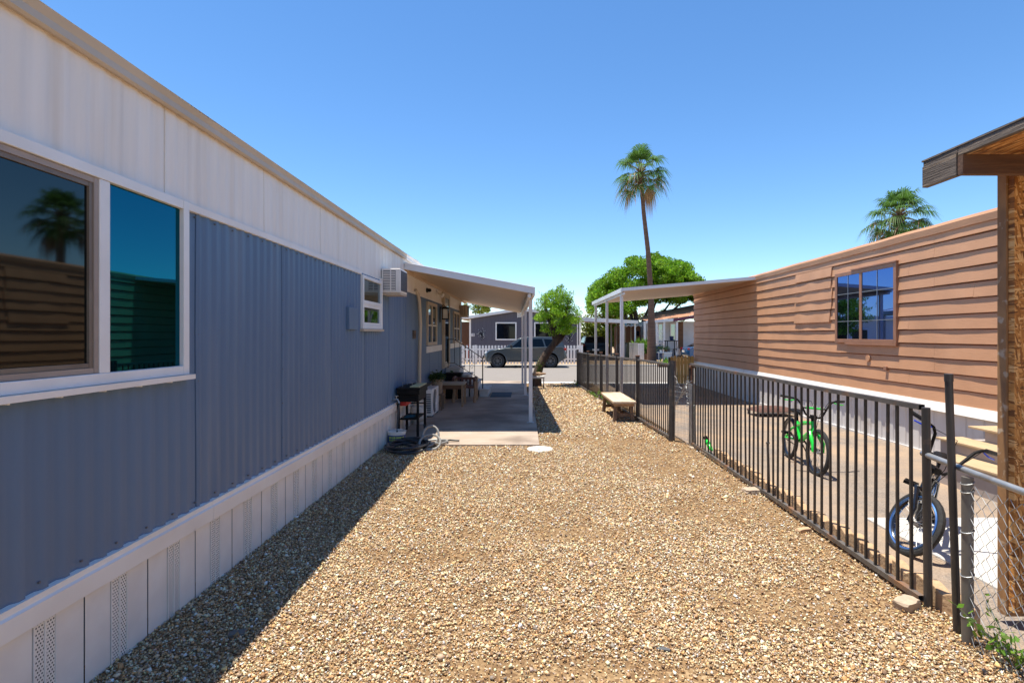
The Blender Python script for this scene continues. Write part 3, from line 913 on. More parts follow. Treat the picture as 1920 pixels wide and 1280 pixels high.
# ------------------------------------------------------------------ metal picket fences
def fpt(y):          # near section
    return 2.485 + (y - 3.31) / (8.2 - 3.31) * .075
nf = thing('metal_fence', 'black metal picket fence nearest the camera with straight top rail and the bikes behind it', 'fence', (2.52, 5.7, 0))
ftop = 1.245
tr = MB().grid(frange(3.35, 8.22, 14), range(5), lambda q, v: (fpt(q) + (-.019, .019, .019, -.019, -.019)[v], q, ftop + .004 * noise.noise(Vector((q, 0, 0))) + (-.016, -.016, .016, .016, -.016)[v]))
tr.build('top_rail', M['rail'], nf)
MB().grid(frange(3.35, 8.22, 24), range(5), lambda q, v: (fpt(q) + (-.019, .019, .019, -.019, -.019)[v] + .012 * noise.noise(Vector((q * .8, 3, 0))), q, .055 + .012 * noise.noise(Vector((q * .9, 0, 4))) + (-.017, -.017, .017, .017, -.017)[v])).build('bottom_rail', M['rail'], nf)
pk = MB()
y = 3.33
rr = random.Random(3)
while y < 8.18:
    y += .1165
    x = fpt(y)
    e = rr.uniform(-.010, .010)
    pk.bar((x + rr.uniform(-.004, .004), y + e, .06), (x + rr.uniform(-.006, .006), y + e * .4 + rr.uniform(-.006, .006), ftop - .014), .0158, .0158, up=(0, 1, 0))
pk.build('pickets', M['fenceblk'], nf)
p = MB().tube([(fpt(3.31) + .026, 3.33, -.05), (fpt(3.31) - .004, 3.31, 1.25)], .0235, 12).build('post', M['post'], nf, smooth=True)
MB().box(fpt(8.22) - .02, fpt(8.22) + .02, 8.225, 8.262, .02, 1.25).build('post', M['fenceblk'], nf)

ff = thing('metal_fence', 'far black metal picket fence with rusty rail running past the bench to the street', 'fence', (2.2, 13.5, 0))
def fx(y): return 2.36 - (y - 8.6) * .0367
ftz = lambda y: gz(2.2, y) + 1.285
MB().grid(frange(8.62, 19.5, 60), range(5), lambda q, v: (fx(q) + (-.02, .02, .02, -.02, -.02)[v], q, ftz(q) - .06 + .012 * noise.noise(Vector((q * .5, 0, 0))) + (-.016, -.016, .016, .016, -.016)[v])).build('top_rail', M['rail'], ff)
MB().grid(frange(8.62, 19.5, 60), range(5), lambda q, v: (fx(q) + (-.025, .025, .025, -.025, -.025)[v], q, gz(2.2, q) + .06 + .01 * noise.noise(Vector((q * .9, 0, 7))) + (-.02, -.02, .02, .02, -.02)[v])).build('bottom_rail', M['rail'], ff)
pk = MB()
y = 8.65
while y < 19.4:
    y += .118
    pk.bar((fx(y), y, gz(2.2, y) + .05), (fx(y), y, ftz(y) - .07), .015, .015, up=(0, 1, 0))
pk.build('pickets', M['fenceblk'], ff)
for k, y in enumerate((10.75, 12.7, 14.8, 17.1, 19.5)):
    p = MB().box(fx(y) - .036, fx(y) + .036, y - .036, y + .036, gz(2.2, y) - .05, ftz(y) + .0).build('post', M['post'], ff, bevel=.005)
    MB().box(fx(y) - .042, fx(y) + .042, y - .042, y + .042, ftz(y), ftz(y) + .03).build('cap', M['rust'], p, bevel=.008)
MB().tube([(2.365, 8.58, -.05), (2.395, 8.62, 1.28)], [.052, .050], 14).build('gate_post', M['post'], ff, smooth=True)
ff_gate = ff
# wire gate in the gap
wg = thing('wire_gate', 'makeshift wire mesh gate tied to a thick post between the two metal fences', 'gate', (2.47, 8.4, 0))
g = MB()
a0, a1 = Vector((2.40, 8.53, 0)), Vector((2.545, 8.27, 0))
def wz(t): return 1.12 - .28 * math.sin(PI * t) + .04 * t
for k in range(11):
    t = k / 10
    p = a0.lerp(a1, t)
    pts = [(p.x + .008 * noise.noise(Vector((k, z * 3, 0))), p.y + .008 * noise.noise(Vector((k, z * 3, 5))), z) for z in frange(.06, wz(t), 6)]
    g.tube(pts, .0022, 4)
for j in range(13):
    z = .08 + j * .08
    pts = []
    for t in frange(0, 1, 8):
        p = a0.lerp(a1, t)
        pts.append((p.x, p.y, min(z, wz(t)) + .01 * noise.noise(Vector((t * 3, j, 2)))))
    g.tube(pts, .0020, 4)
g.build('mesh_panel', M['metalgal'], wg)
MB().tube([(2.585, 8.19, -.05), (2.565, 8.2, .95)], [.05, .05], 12).build('post', M['metalgal'], wg, smooth=True)
MB().box(2.53, 2.60, 8.14, 8.22, 1.19, 1.23).box(2.55, 2.585, 8.16, 8.20, .951, 1.19).build('post_cap', M['rust'], wg, bevel=.005)
tw = MB()
for k in range(9):
    c = Vector((2.55, 8.19, .62 + k * .045 + rr.uniform(-.01, .01)))
    tw.tube([c + Vector((.06 * math.cos(t) + rr.uniform(-.015, .015), .06 * math.sin(t), rr.uniform(-.03, .03))) for t in frange(0, 6.0, 9)], .0035, 5)
for k in range(5):
    z = .86 + k * .035
    tw.tube([(2.56, 8.18, z), (2.49, 8.33, z - .08 + rr.uniform(-.05, .05)), (2.41, 8.5, z - .24 - .05 * k)], .0035, 4)
tw.build('tie_wire', M['metalgal'], wg)

# loose pipe, chain link
pp = MB().tube([(2.475, 3.06, -.06), (2.40, 3.03, 1.455)], .0195, 14)
pp.tube([(2.4009, 3.0304, 1.435), (2.3995, 3.03, 1.478)], .0218, 14)
one(pp, 'pipe_post', 'tall dark steel pipe standing alone between the metal fence and the chain link fence', 'post', M['post'], smooth=True)
M['post2'] = mat('weathered_pipe', (.115, .108, .10), (.17, .16, .145), scale=9, rough=.45, stretch=(1, 1, .2), metal=.3, c3=(.20, .13, .09), s3=7, lo3=.62, hi3=.75)
cl = thing('chain_link_fence', 'grey chain link fence with pipe top rail in the near right corner', 'fence', (2.43, 2.2, 0))
MB().tube([(2.44, 2.95, -.05), (2.448, 2.96, .915)], .0275, 14).build('post', M['post2'], cl, smooth=True)
MB().tube([(2.49, 3.35, .96), (2.46, 2.98, .945), (2.42, 2.5, .935), (2.38, 1.2, .93)], .018, 12).build('top_rail', M['metalgal'], cl, smooth=True)
for z in (.16, .38, .62, .84, .885):
    bands = MB()
    bands.tube([(2.444 + .030 * math.cos(t), 2.955 + .030 * math.sin(t), z + .01 * math.cos(t)) for t in frange(0, 2 * PI, 16)[:-1]], .003, 5, closed=True)
    bands.build('tie_wire', M['metalgal'], cl)
ch = MB()
def clx(y): return 2.405 + (y - 1.2) / 1.75 * .03
dpy, dpz = .034, .036
n = 24
for k in range(52):
    y0 = 2.91 - k * dpy
    pts = []
    for j in range(n + 1):
        z = .015 + j * dpz
        s = 1 if (j + k) % 2 else -1
        q = 1 + .5 * max(0, 1 - k / 5) * noise.noise(Vector((k * .7, j * .5, 0)))
        yy_ = y0 + s * dpy / 2 * q + .012 * noise.noise(Vector((k * .3, j * .4, 2)))
        pts.append((clx(yy_) + s * .003 + .008 * noise.noise(Vector((k * .2, j * .2, 7))), yy_, z + .008 * noise.noise(Vector((k * .3, j * .4, 4)))))
    ch.tube(pts, .0019, 5)
ch.build('wire_mesh', M['metalgal'], cl)

# scalloped edging pavers behind the near fence: each one can be lifted
def paver(i, y, label, z=None):
    x = fpt(y) + .115 + random.uniform(-.015, .015)
    L_ = .315
    pts = []
    for k in range(13):
        t = k / 12
        pts.append((t * L_ - L_ / 2, .105 + .045 * abs(math.sin(t * PI * 1.5 + .2))))
    pts += [(L_ / 2, -.06), (-L_ / 2, -.06)]
    rot = random.uniform(-.06, .06)
    f = lambda u, v, q: (x + q + u * rot, y + u, v - .015 * (i % 3))
    one(MB().prism(pts, f, -.035, .035), 'edging_paver', label, 'paver', M['paver'], 'edging pavers along the near metal fence', bevel=.006)
PV = [3.25, 3.585, 3.92, 4.24, 4.57, 4.9, 5.23, 5.55, 5.89, 6.2, 6.52, 6.85, 7.17]
for i, y in enumerate(PV):
    paver(i, y, 'tan scalloped edging paver in the row standing along the near metal fence')

# ------------------------------------------------------------------ bicycles
def bike(name, label, loc, heading, lean, steer, wr, paint, accent, rimm, scale=1.0, fork_mat=None, text=None, stand=True, cross=None, rise=0.0, fat=1.0):
    """x forward, y left, z up, origin at the ground under the bottom bracket"""
    root = thing(name, label, 'bicycle', loc, (0, 0, 0))
    root.rotation_mode = 'XYZ'
    m = Matrix.Rotation(heading, 4, 'Z') @ Matrix.Rotation(lean, 4, 'X') @ Matrix.Scale(scale, 4)
    root.rotation_euler = m.to_euler()
    root.scale = (scale,) * 3
    rw, fw = Vector((-.37, 0, wr)), Vector((.56, 0, wr))
    bb = Vector((0, 0, wr + .03))
    st_ = Vector((-.13, 0, .52))
    ht, hb = Vector((.37, 0, .60)), Vector((.41, 0, .49))
    fr = MB()
    fr.tube([hb + Vector((-.01, 0, .02)), Vector((.2, 0, .40)), bb], .021 * fat, 10)
    fr.tube([ht + Vector((0, 0, -.02)), Vector((.12, 0, .545)), st_ + Vector((0, 0, -.05))], .018 * fat, 10)
    fr.tube([bb, st_], .017 * fat, 10)
    fr.tube([ht, hb], .024, 12)
    for s in (-1, 1):
        fr.tube([bb + Vector((0, s * .02, 0)), bb + Vector((-.1, s * .045, 0)), rw + Vector((0, s * .055, 0))], .010 * fat, 8)
        fr.tube([st_ + Vector((.01, s * .015, -.06)), st_ + Vector((-.06, s * .045, -.1)), rw + Vector((0, s * .055, 0))], .009 * fat, 8)
    fr.build('frame', paint, root, local=True, smooth=True)
    MB().tube([st_, Vector((-.165, 0, .62))], .013, 8).build('seat_post', M['black'], root, local=True)
    sd = MB()
    prof = [(-.14, .065, .0), (-.08, .075, .012), (0, .045, .008), (.08, .022, .0), (.12, .012, -.008)]
    vs = []
    for x, hw, z in prof:
        for k in range(8):
            t = 2 * PI * k / 8
            vs.append((-.17 + x, hw * math.cos(t), .64 + z + .024 * math.sin(t)))
    fs = [(i * 8 + k, i * 8 + (k + 1) % 8, (i + 1) * 8 + (k + 1) % 8, (i + 1) * 8 + k) for i in range(4) for k in range(8)] + [tuple(range(8)), tuple(range(32, 40))]
    sd.add(vs, fs).build('saddle', M['black'], root, local=True, smooth=True)
    # steering assembly rotates about the head tube
    ax = (ht - hb).normalized()
    T = Matrix.Translation(hb) @ Matrix.Rotation(steer, 4, ax) @ Matrix.Translation(-hb)
    def wheel(c, xf, nm):
        rim = MB(xf)
        ring = lambda r, yy: [(c.x + r * math.cos(t), yy, c.z + r * math.sin(t)) for t in frange(0, 2 * PI, 40)[:-1]]
        rim.cur = 0
        for rad, hw in ((wr - .052, .014),):
            vs = []
            for q, (dr, dy) in enumerate(((0, -hw), (.012, -hw - .004), (.012, hw + .004), (0, hw), (-.01, 0))):
                vs.append([(c.x + (rad + dr) * math.cos(t), dy, c.z + (rad + dr) * math.sin(t)) for t in frange(0, 2 * PI, 40)[:-1]])
            rim.add([p for l in vs for p in l], [(a * 40 + k, a * 40 + (k + 1) % 40, ((a + 1) % 5) * 40 + (k + 1) % 40, ((a + 1) % 5) * 40 + k) for a in range(5) for k in range(40)])
        w_ = rim.build(nm, rimm, root, local=True, smooth=True)
        sp = MB(xf)
        for k in range(28):
            t = 2 * PI * k / 28
            s = 1 if k % 2 else -1
            t2 = t + (.5 if (k // 2) % 2 else -.5)
            sp.tube([(c.x + .018 * math.cos(t2), s * .028, c.z + .018 * math.sin(t2)), (c.x + (wr - .05) * math.cos(t), 0, c.z + (wr - .05) * math.sin(t))], .0014, 4)
        sp.lathe([(.012, -.048), (.012, -.03), (.022, -.03), (.016, -.02), (.016, .02), (.022, .03), (.012, .03), (.012, .048)], c, 12, 'y')
        sp.build('spokes', M['metalgal'], w_, local=True)
        ty = MB(xf)
        nn = 56
        vs, fs = [], []
        secs = 10
        for k in range(nn):
            t = 2 * PI * k / nn
            for j in range(secs):
                a = 2 * PI * j / secs
                knob = .003 if (k % 2 and abs(a) < 1.2 or a > 5.1) else 0
                r = (wr - .024) + (.024 + knob) * math.cos(a)
                vs.append((c.x + r * math.cos(t), .025 * math.sin(a), c.z + r * math.sin(t)))
        for k in range(nn):
            for j in range(secs):
                fs.append((k * secs + j, k * secs + (j + 1) % secs, ((k + 1) % nn) * secs + (j + 1) % secs, ((k + 1) % nn) * secs + j))
        ty.add(vs, fs).build('tyre', M['tyre'], w_, local=True, smooth=True)
        if cross:       # bright lip of the rim
            for s in (-1, 1):
                MB(xf).tube([(c.x + (wr - .046) * math.cos(t), s * .0195, c.z + (wr - .046) * math.sin(t)) for t in frange(0, 2 * PI, 48)[:-1]], .0095, 6, closed=True).build('rim_lip', cross, w_, local=True, smooth=True)
    wheel(rw, None, 'wheel')
    wheel(fw, T, 'wheel')
    fk = MB(T)
    for s in (-1, 1):
        fk.tube([hb + Vector((.01, s * .045, -.02)), fw + Vector((-.02, s * .058, .1)), fw + Vector((0, s * .058, 0))], [.018 * fat, .016 * fat, .010 * fat], 8)
    fk.tube([hb + Vector((.005, -.06, -.012)), hb + Vector((.005, .06, -.012))], .018, 8)
    fko = fk.build('fork', fork_mat or paint, root, local=True, smooth=True)
    if text:
        cu = bpy.data.curves.new('t', 'FONT'); cu.body = text; cu.size = .042; cu.extrude = .0006; cu.align_x = 'CENTER'; cu.align_y = 'CENTER'
        to = coll(bpy.data.objects.new('t', cu))
        me = bpy.data.meshes.new_from_object(to.evaluated_get(bpy.context.evaluated_depsgraph_get()))
        bpy.data.objects.remove(to)
        for s in (-1,):
            d = (fw - hb).normalized()
            X = Vector((d.x, 0, d.z)) * -1
            Yv = Vector((X.z, 0, -X.x)) * s
            mtx = T @ Matrix(((X.x, Yv.x, 0, 0), (0, 0, s, 0), (X.z, Yv.z, 0, 0), (0, 0, 0, 1)))
            mid = hb.lerp(fw, .45) + Vector((-.005, s * .072, 0))
            o = me.copy()
            o.transform(T @ Matrix.Translation(mid) @ Matrix(((X.x, Yv.x, 0, 0), (0, 0, s, 0), (X.z, Yv.z, 0, 0), (0, 0, 0, 1))))
            o.materials.clear(); o.materials.append(M['plasticw'])
            ob = coll(bpy.data.objects.new('lettering', o)); ob.parent = fko
    hbm = MB(T)
    top = ht + ax * .05
    hbm.tube([ht, top + ax * .02], .02, 10)
    hbm.box(top.x - .02, top.x + .06, -.025, .025, top.z - .015, top.z + .03)
    c0 = top + Vector((.045, 0, .005))
    for s in (-1, 1):
        hbm.tube([c0, c0 + Vector((0, s * .06, 0)), c0 + Vector((-.01, s * .10, .03)), c0 + Vector((-.03, s * .17, .16 + rise)), c0 + Vector((-.035, s * .205, .195 + rise)), c0 + Vector((-.06, s * .25, .205 + rise)), c0 + Vector((-.10, s * .35, .215 + rise))], .0115, 8)
    hbm.tube([c0 + Vector((-.02, -.135, .105)), c0 + Vector((-.02, .135, .105))], .009, 8)
    hb_o = hbm.build('handlebar', M['black'], root, local=True, smooth=True)
    for s in (-1, 1):
        MB(T).tube([c0 + Vector((-.07, s * .265, .207 + rise)), c0 + Vector((-.105, s * .375, .216 + rise))], .0165, 10).build('grip', M['rubber'], hb_o, local=True)
        MB(T).tube([c0 + Vector((-.03, s * .225, .19 + rise)), c0 + Vector((-.025, s * .27, .178 + rise)), c0 + Vector((-.055, s * .345, .175 + rise))], [.006, .007, .006], 6).build('brake_lever', accent, hb_o, local=True)
    if text is None:
        MB(T).tube([c0 + Vector((-.02, -.10, .106)), c0 + Vector((-.02, .10, .106))], .0125, 8).build('bar_pad', accent, hb_o, local=True)
    cb = MB(T)
    for s in (-1, 1):
        cb.tube([c0 + Vector((-.03, s * .22, .19 + rise)), c0 + Vector((.09, s * .1, .20 + rise)), c0 + Vector((.08, s * .02, .05)), hb + Vector((.03, s * .01, .02))], .0028, 5)
    cb.build('brake_cable', M['black'], root, local=True)
    cr = MB()
    cr.lathe([(.02, -.05), (.02, .05)], bb, 12, 'y')
    cr.lathe([(.07, -.046), (.07, -.042)], bb, 20, 'y')
    a = .5
    for s in (-1, 1):
        e = bb + Vector((math.cos(a) * .15 * s, s * .075, -math.sin(a) * .15 * s))
        cr.tube([bb + Vector((0, s * .05, 0)), e], .011, 8)
    co = cr.build('crank', M['black'], root, local=True)
    for s in (-1, 1):
        e = bb + Vector((math.cos(a) * .15 * s, s * .075, -math.sin(a) * .15 * s))
        pm = MB()
        for dx in (-.045, .035):
            pm.box(e.x + dx, e.x + dx + .012, e.y, e.y + s * .10, e.z - .012, e.z + .012)
        pm.box(e.x - .045, e.x + .047, e.y + s * .0, e.y + s * .012, e.z - .011, e.z + .011)
        pm.box(e.x - .045, e.x + .047, e.y + s * .088, e.y + s * .1, e.z - .011, e.z + .011)
        pm.box(e.x - .01, e.x + .01, e.y + s * .012, e.y + s * .088, e.z - .010, e.z + .010)
        pm.build('pedal', M['black'], co, local=True)
    ch_ = MB()
    ch_.bar(bb + Vector((0, -.044, .065)), rw + Vector((0, -.044, .025)), .006, .01)
    ch_.bar(bb + Vector((0, -.044, -.065)), rw + Vector((0, -.044, -.025)), .006, .01)
    ch_.build('chain', M['black'], root, local=True)
    if stand:
        MB().tube([bb + Vector((-.08, .04, -.02)), Vector((-.16, .20, .01))], .007, 6).build('kickstand', M['black'], root, local=True)
    return root
M['green'] = mat('bright_green_paint', (.02, .62, .05), rough=.25, coat=.6)
M['bluep'] = mat('bright_blue_plastic', (.01, .06, .65), rough=.35)
M['bluerim'] = mat('anodised_blue_rim', (.10, .22, .50), rough=.25, metal=.7)
M['blackp'] = mat('gloss_black_paint', (.012, .013, .018), rough=.2, coat=.5)
def hd(dx, dy): return math.atan2(dy, dx)
bike('green_bicycle', 'small bright green bicycle standing on its kickstand behind the black fence', (3.75, 7.32, gz(3.75, 7.32)), hd(-.15, -.99), -.06, .10, .27, M['green'], M['green'], M['blackp'], 1.08, fat=1.4)
bike('black_bicycle', 'black stunt bicycle with blue rim lips leaning beside the steps', (3.43, 4.76, gz(3.43, 4.7) + .006), hd(-.70, -.71), -.30, .76, .25, M['blackp'], M['bluep'], M['blackp'], 1.05, text='HYDR', cross=M['bluerim'], rise=.09, fat=1.15)

# ------------------------------------------------------------------ bench
bn = thing('wooden_bench', 'small rustic wooden bench on the gravel beside the far metal fence', 'bench', (1.97, 11.35, gz(1.97, 11.35)))
bz = gz(1.97, 11.35)
MB().box(1.75, 2.20, 10.48, 12.2, bz + .385, bz + .43).build('seat', M['woodlt'], bn, bevel=.006)
MB().box(1.78, 2.17, 10.53, 12.15, bz + .33, bz + .384).build('apron', M['wood'], bn, bevel=.004)
for (x, y) in ((1.82, 10.62), (2.12, 10.62), (1.82, 12.02), (2.12, 12.02)):
    MB().bar((x + (x - 1.97) * .2, y + (y - 11.32) * .04, gz(x, y) - .005), (x, y, bz + .329), .07, .07, up=(0, 1, 0)).build('leg', M['wooddk'], bn, bevel=.005)
MB().bar((1.97, 10.63, bz + .15), (1.97, 12.0, bz + .15), .04, .06).bar((1.80, 10.63, bz + .15), (2.14, 10.63, bz + .15), .04, .06).bar((1.80, 12.0, bz + .15), (2.14, 12.0, bz + .15), .04, .06).build('stretcher', M['wooddk'], bn)

# ------------------------------------------------------------------ patio things
cart = thing('griddle_cart', 'black griddle cart with lower shelf standing on the slab against the skirting', 'grill', (-1.88, 9.1, .03))
MB().box(-2.07, -1.70, 8.74, 9.50, .72, .80).box(-2.05, -1.72, 8.77, 9.47, .60, .719).build('griddle_box', M['black'], cart, bevel=.008)
MB().box(-2.08, -1.69, 8.73, 9.51, .802, .83).build('griddle_top', M['black'], cart, bevel=.004)
MB().box(-2.06, -1.72, 9.515, 10.02, .775, .80).build('side_shelf', M['black'], cart)
for x in (-2.05, -1.735):
    for y in (8.79, 9.42):
        zb = .03 if y < 9 else .13
        MB().box(x - .019, x + .019, y - .019, y + .019, zb, .60).build('leg', M['black'], cart)
for x in (-2.05, -1.735):
    MB().lathe([(.0, -.016), (.045, -.014), (.05, 0), (.045, .014), (0, .016)], (x, 9.42, .081), 14, 'x').box(x - .022, x + .022, 9.40, 9.44, .09, .131).build('caster', M['rubber'], cart, smooth=True)
MB().box(-2.03, -1.755, 8.8, 9.41, .30, .325).build('lower_shelf', M['black'], cart)
MB().tube([(-2.05, 9.42, .50), (-1.735, 9.42, .50)], .012, 6).build('cross_bar', M['black'], cart)
hd_ = MB()
for y in (8.95, 9.3):
    hd_.tube([(-2.02, y, .831), (-2.02, y, .90), (-1.86, y, .90), (-1.86, y, .831)], .007, 6)
hd_.build('lid_handle', M['metalgal'], cart)
one(MB().box(-1.87, -1.71, 8.8, 9.45, .832, .85), 'cutting_board', 'pale yellow board lying on top of the black griddle cart', 'board', mat('yellow_board', (.62, .56, .30), (.55, .48, .25), scale=5, rough=.6), bevel=.003)
M['tealcl'] = mat('teal_cloth', (.02, .12, .16), (.015, .08, .12), scale=20, rough=.9)
cl_ = MB().grid(frange(-1.98, -1.83, 8), frange(8.85, 9.1, 8), lambda x, y: (x, y, .328 + .03 * abs(noise.noise(Vector((x * 14, y * 14, 2)))) ))
cl_.add([(-1.98, 8.85, .326), (-1.83, 8.85, .326), (-1.83, 9.1, .326), (-1.98, 9.1, .326)], [(0, 1, 2, 3)])
one(cl_, 'cleaning_rag', 'dark teal rag lying on the lower shelf of the griddle cart', 'rag', M['tealcl'])
tk = thing('propane_tank', 'white propane tank with collar standing behind the griddle cart', 'gas tank', (-1.98 + .0, 10.08, .03))
M['tank'] = mat('white_tank_enamel', (.66, .63, .58), (.55, .5, .44), scale=6, rough=.4, c3=(.35, .2, .12), s3=6, lo3=.62, hi3=.72)
MB().lathe([(.0, .035), (.09, .035), (.14, .07), (.155, .12), (.155, .26), (.14, .32), (.09, .355), (.0, .365)], (0, 0, 0), 24).build('cylinder', M['tank'], tk, local=True, smooth=True)
MB().lathe([(.10, .0), (.105, .0), (.105, .05), (.10, .05)], (0, 0, 0), 20, caps=False).build('foot_ring', M['tank'], tk, local=True)
cc = MB()
for k in range(16):
    a, b_ = -2.4 + k * .3, -2.4 + (k + 1) * .3
    cc.add([(.1 * math.cos(a), .1 * math.sin(a), .35), (.1 * math.cos(b_), .1 * math.sin(b_), .35), (.1 * math.cos(b_), .1 * math.sin(b_), .45), (.1 * math.cos(a), .1 * math.sin(a), .45)], [(0, 1, 2, 3)])
cc.build('collar', M['tank'], tk, local=True)
MB().tube([(0, 0, .36), (0, 0, .42)], .02, 8).tube([(0, 0, .40), (.07, -.03, .41)], .014, 8).build('valve', M['black'], tk, local=True)
MB().lathe([(.1565, .15), (.1565, .22)], (0, 0, 0), 24, caps=False).build('warning_band', mat('salmon_label', (.55, .22, .14), (.6, .5, .45), scale=14, rough=.5), tk, local=True)
MB().box(-2.06, -1.93, 8.83, 9.16, .525, .598).build('drip_cup', M['red'], cart, bevel=.01)
# hose tap
tp = MB().tube([(XL + .0, 8.62, .66), (XL + .09, 8.62, .66), (XL + .12, 8.62, .60)], .016, 8).tube([(XL + .07, 8.62, .67), (XL + .07, 8.62, .71)], .01, 6).lathe([(.035, .71), (.035, .72)], (XL + .07, 8.62, 0), 12)
one(tp, 'hose_tap', 'small silver garden tap on the wall just above the skirting', 'tap', M['metalgal'], smooth=True)
# outdoor condenser unit
cu_ = thing('condenser_unit', 'slim white outdoor air conditioner unit standing on the slab behind the griddle cart', 'air conditioner', (-1.95, 11.2, .03))
MB().box(-2.08, -1.84, 10.8, 11.6, .06, .60).build('case', M['plasticw'], cu_, bevel=.015)
for y in (10.9, 11.5):
    MB().box(-2.08, -1.84, y - .03, y + .03, .03, .06).build('foot', M['greydark'], cu_)
g = MB()
for k in range(7):
    g.lathe([(.05 + k * .03, .004), (.056 + k * .03, .008)], (-1.838, 11.12, .33), 28, 'x', caps=False)
g.build('fan_grille', M['plasticw'], cu_)
MB().lathe([(0, .002), (.24, .002), (.24, .0)], (-1.839, 11.12, .33), 28, 'x').build('fan_opening', M['greydark'], cu_)
sg = MB()
for k in range(9):
    sg.box(-2.05, -1.87, 10.793, 10.799, .12 + k * .045, .15 + k * .045)
sg.build('side_grille', M['greydark'], cu_)
# potted plant on a stand behind the cart
def leaves(name, mt, pts, size, parent=None, cols=None, n=10, droop=.3, off=(0, 0, 0), seed=1, aspect=.45, flat=False):
    r = np.random.default_rng(seed)
    pts = np.asarray(pts, float)
    N_ = len(pts)
    d = r.normal(0, 1, (N_, 3)); d[:, 2] = d[:, 2] * (.4 if flat else .8) + .15
    d /= np.linalg.norm(d, axis=1)[:, None]
    a = r.normal(0, 1, (N_, 3)); a -= (a * d).sum(1)[:, None] * d
    a /= np.linalg.norm(a, axis=1)[:, None]
    s = size * r.uniform(.6, 1.4, N_)[:, None]
    u = d * s
    v = a * s * aspect
    u[:, 2] -= droop * s[:, 0] * r.random(N_)
    V = np.stack([pts - u * .5, pts + v * .5 - u * .05, pts + u * .5, pts - v * .5 - u * .05], 1).reshape(-1, 3)
    Fc = np.arange(N_ * 4).reshape(-1, 4)
    C = np.repeat(cols, 4, 0)
    o = raw_mesh(name, V, Fc, mt, C, off)
    if parent is not None:
        o.location = (0, 0, 0)
        o.parent = parent
    return o
def greens(n, base, seed, var=.3, yellow=.15):
    r = np.random.default_rng(seed)
    c = np.array(base)[None] * np.exp(r.normal(0, var, (n, 1)))
    c[:, 0] *= 1 + r.uniform(0, yellow * 3, n)
    return np.clip(c, 0, .8)
pl = thing('potted_plant', 'leafy green plant in a tan pot behind the griddle cart by the wall', 'potted plant', (-1.93, 11.95, .03))
MB().lathe([(.11, 0), (.13, .28), (.15, .29), (.15, .32), (.12, .32), (.12, .26), (0, .26)], (0, 0, .36), 18).build('pot', mat('tan_pot', (.33, .24, .16), (.27, .19, .12), scale=8, rough=.8), pl, local=True, smooth=True)
MB().box(-.14, .14, -.14, .14, .33, .36).box(-.13, -.10, -.13, -.10, 0, .33).box(.10, .13, -.13, -.10, 0, .33).box(-.13, -.10, .10, .13, 0, .33).box(.10, .13, .10, .13, 0, .33).build('stand', M['wooddk'], pl, local=True)
pt = rng.normal(0, 1, (260, 3)) * (.10, .15, .045) + (0, 0, .74)
leaves('foliage', M['leafg'], pt + np.array((-1.93, 11.95, .03)), .08, pl, greens(260, (.035, .075, .02), 3), off=(-1.93, 11.95, .03), seed=3)
# low table and chair, cushion box
tb = thing('side_table', 'low wooden side table with beige top on the slab near the steps', 'table', (-1.67, 12.7, .03))
MB().box(-1.96, -1.38, 12.38, 13.0, .53, .57).build('table_top', mat('beige_top', (.42, .36, .28), (.36, .3, .23), scale=4, rough=.6), tb, bevel=.01)
for x in (-1.92, -1.42):
    for y in (12.42, 12.96):
        MB().bar((x, y, .03), (x, y, .529), .05, .05, up=(0, 1, 0)).build('leg', M['wood'], tb, bevel=.006)
MB().box(-1.90, -1.44, 12.40, 12.42, .44, .528).box(-1.90, -1.44, 12.96, 12.98, .44, .528).build('apron', M['joist'], tb)
chr_ = thing('wooden_chair', 'rustic dark red wooden chair with curved arms tucked beside the low side table', 'chair', (-1.45, 13.5, .03))
M['redwood'] = mat('dark_red_wood', (.14, .045, .03), (.09, .03, .022), scale=4, stretch=(5, 5, 1), rough=.6)
MB().box(-1.74, -1.2, 13.2, 13.72, .38, .42).build('seat', M['redwood'], chr_, bevel=.01)
for x in (-1.73, -1.21):
    MB().tube([(x, 13.16, .03), (x + .02, 13.2, .3), (x, 13.22, .60)], [.04, .035, .03], 8).build('leg', M['wood'], chr_, smooth=True)
    MB().tube([(x, 13.76, .03), (x, 13.72, .4), (x, 13.76, .60)], [.04, .035, .03], 8).build('leg', M['wood'], chr_, smooth=True)
    MB().tube([(x, 13.12, .585), (x, 13.25, .625), (x, 13.6, .62), (x, 13.76, .60)], .035, 8).build('arm', M['redwood'], chr_, smooth=True)
bk = MB()
for k in range(5):
    bk.box(-1.70 + k * .1, -1.64 + k * .1, 13.735, 13.755, .42, .56)
bk.bar((-1.73, 13.765, .58), (-1.21, 13.765, .58), .03, .06)
bk.build('backrest', M['redwood'], chr_)
one(MB().box(-2.05, -1.62, 13.95, 14.32, .03, .09).box(-2.04, -1.63, 13.96, 14.31, .09, .64).box(-2.06, -1.61, 13.94, 14.33, .64, .70), 'deck_box', 'black storage box standing in the shade against the white steps', 'storage box', M['black'], bevel=.02)
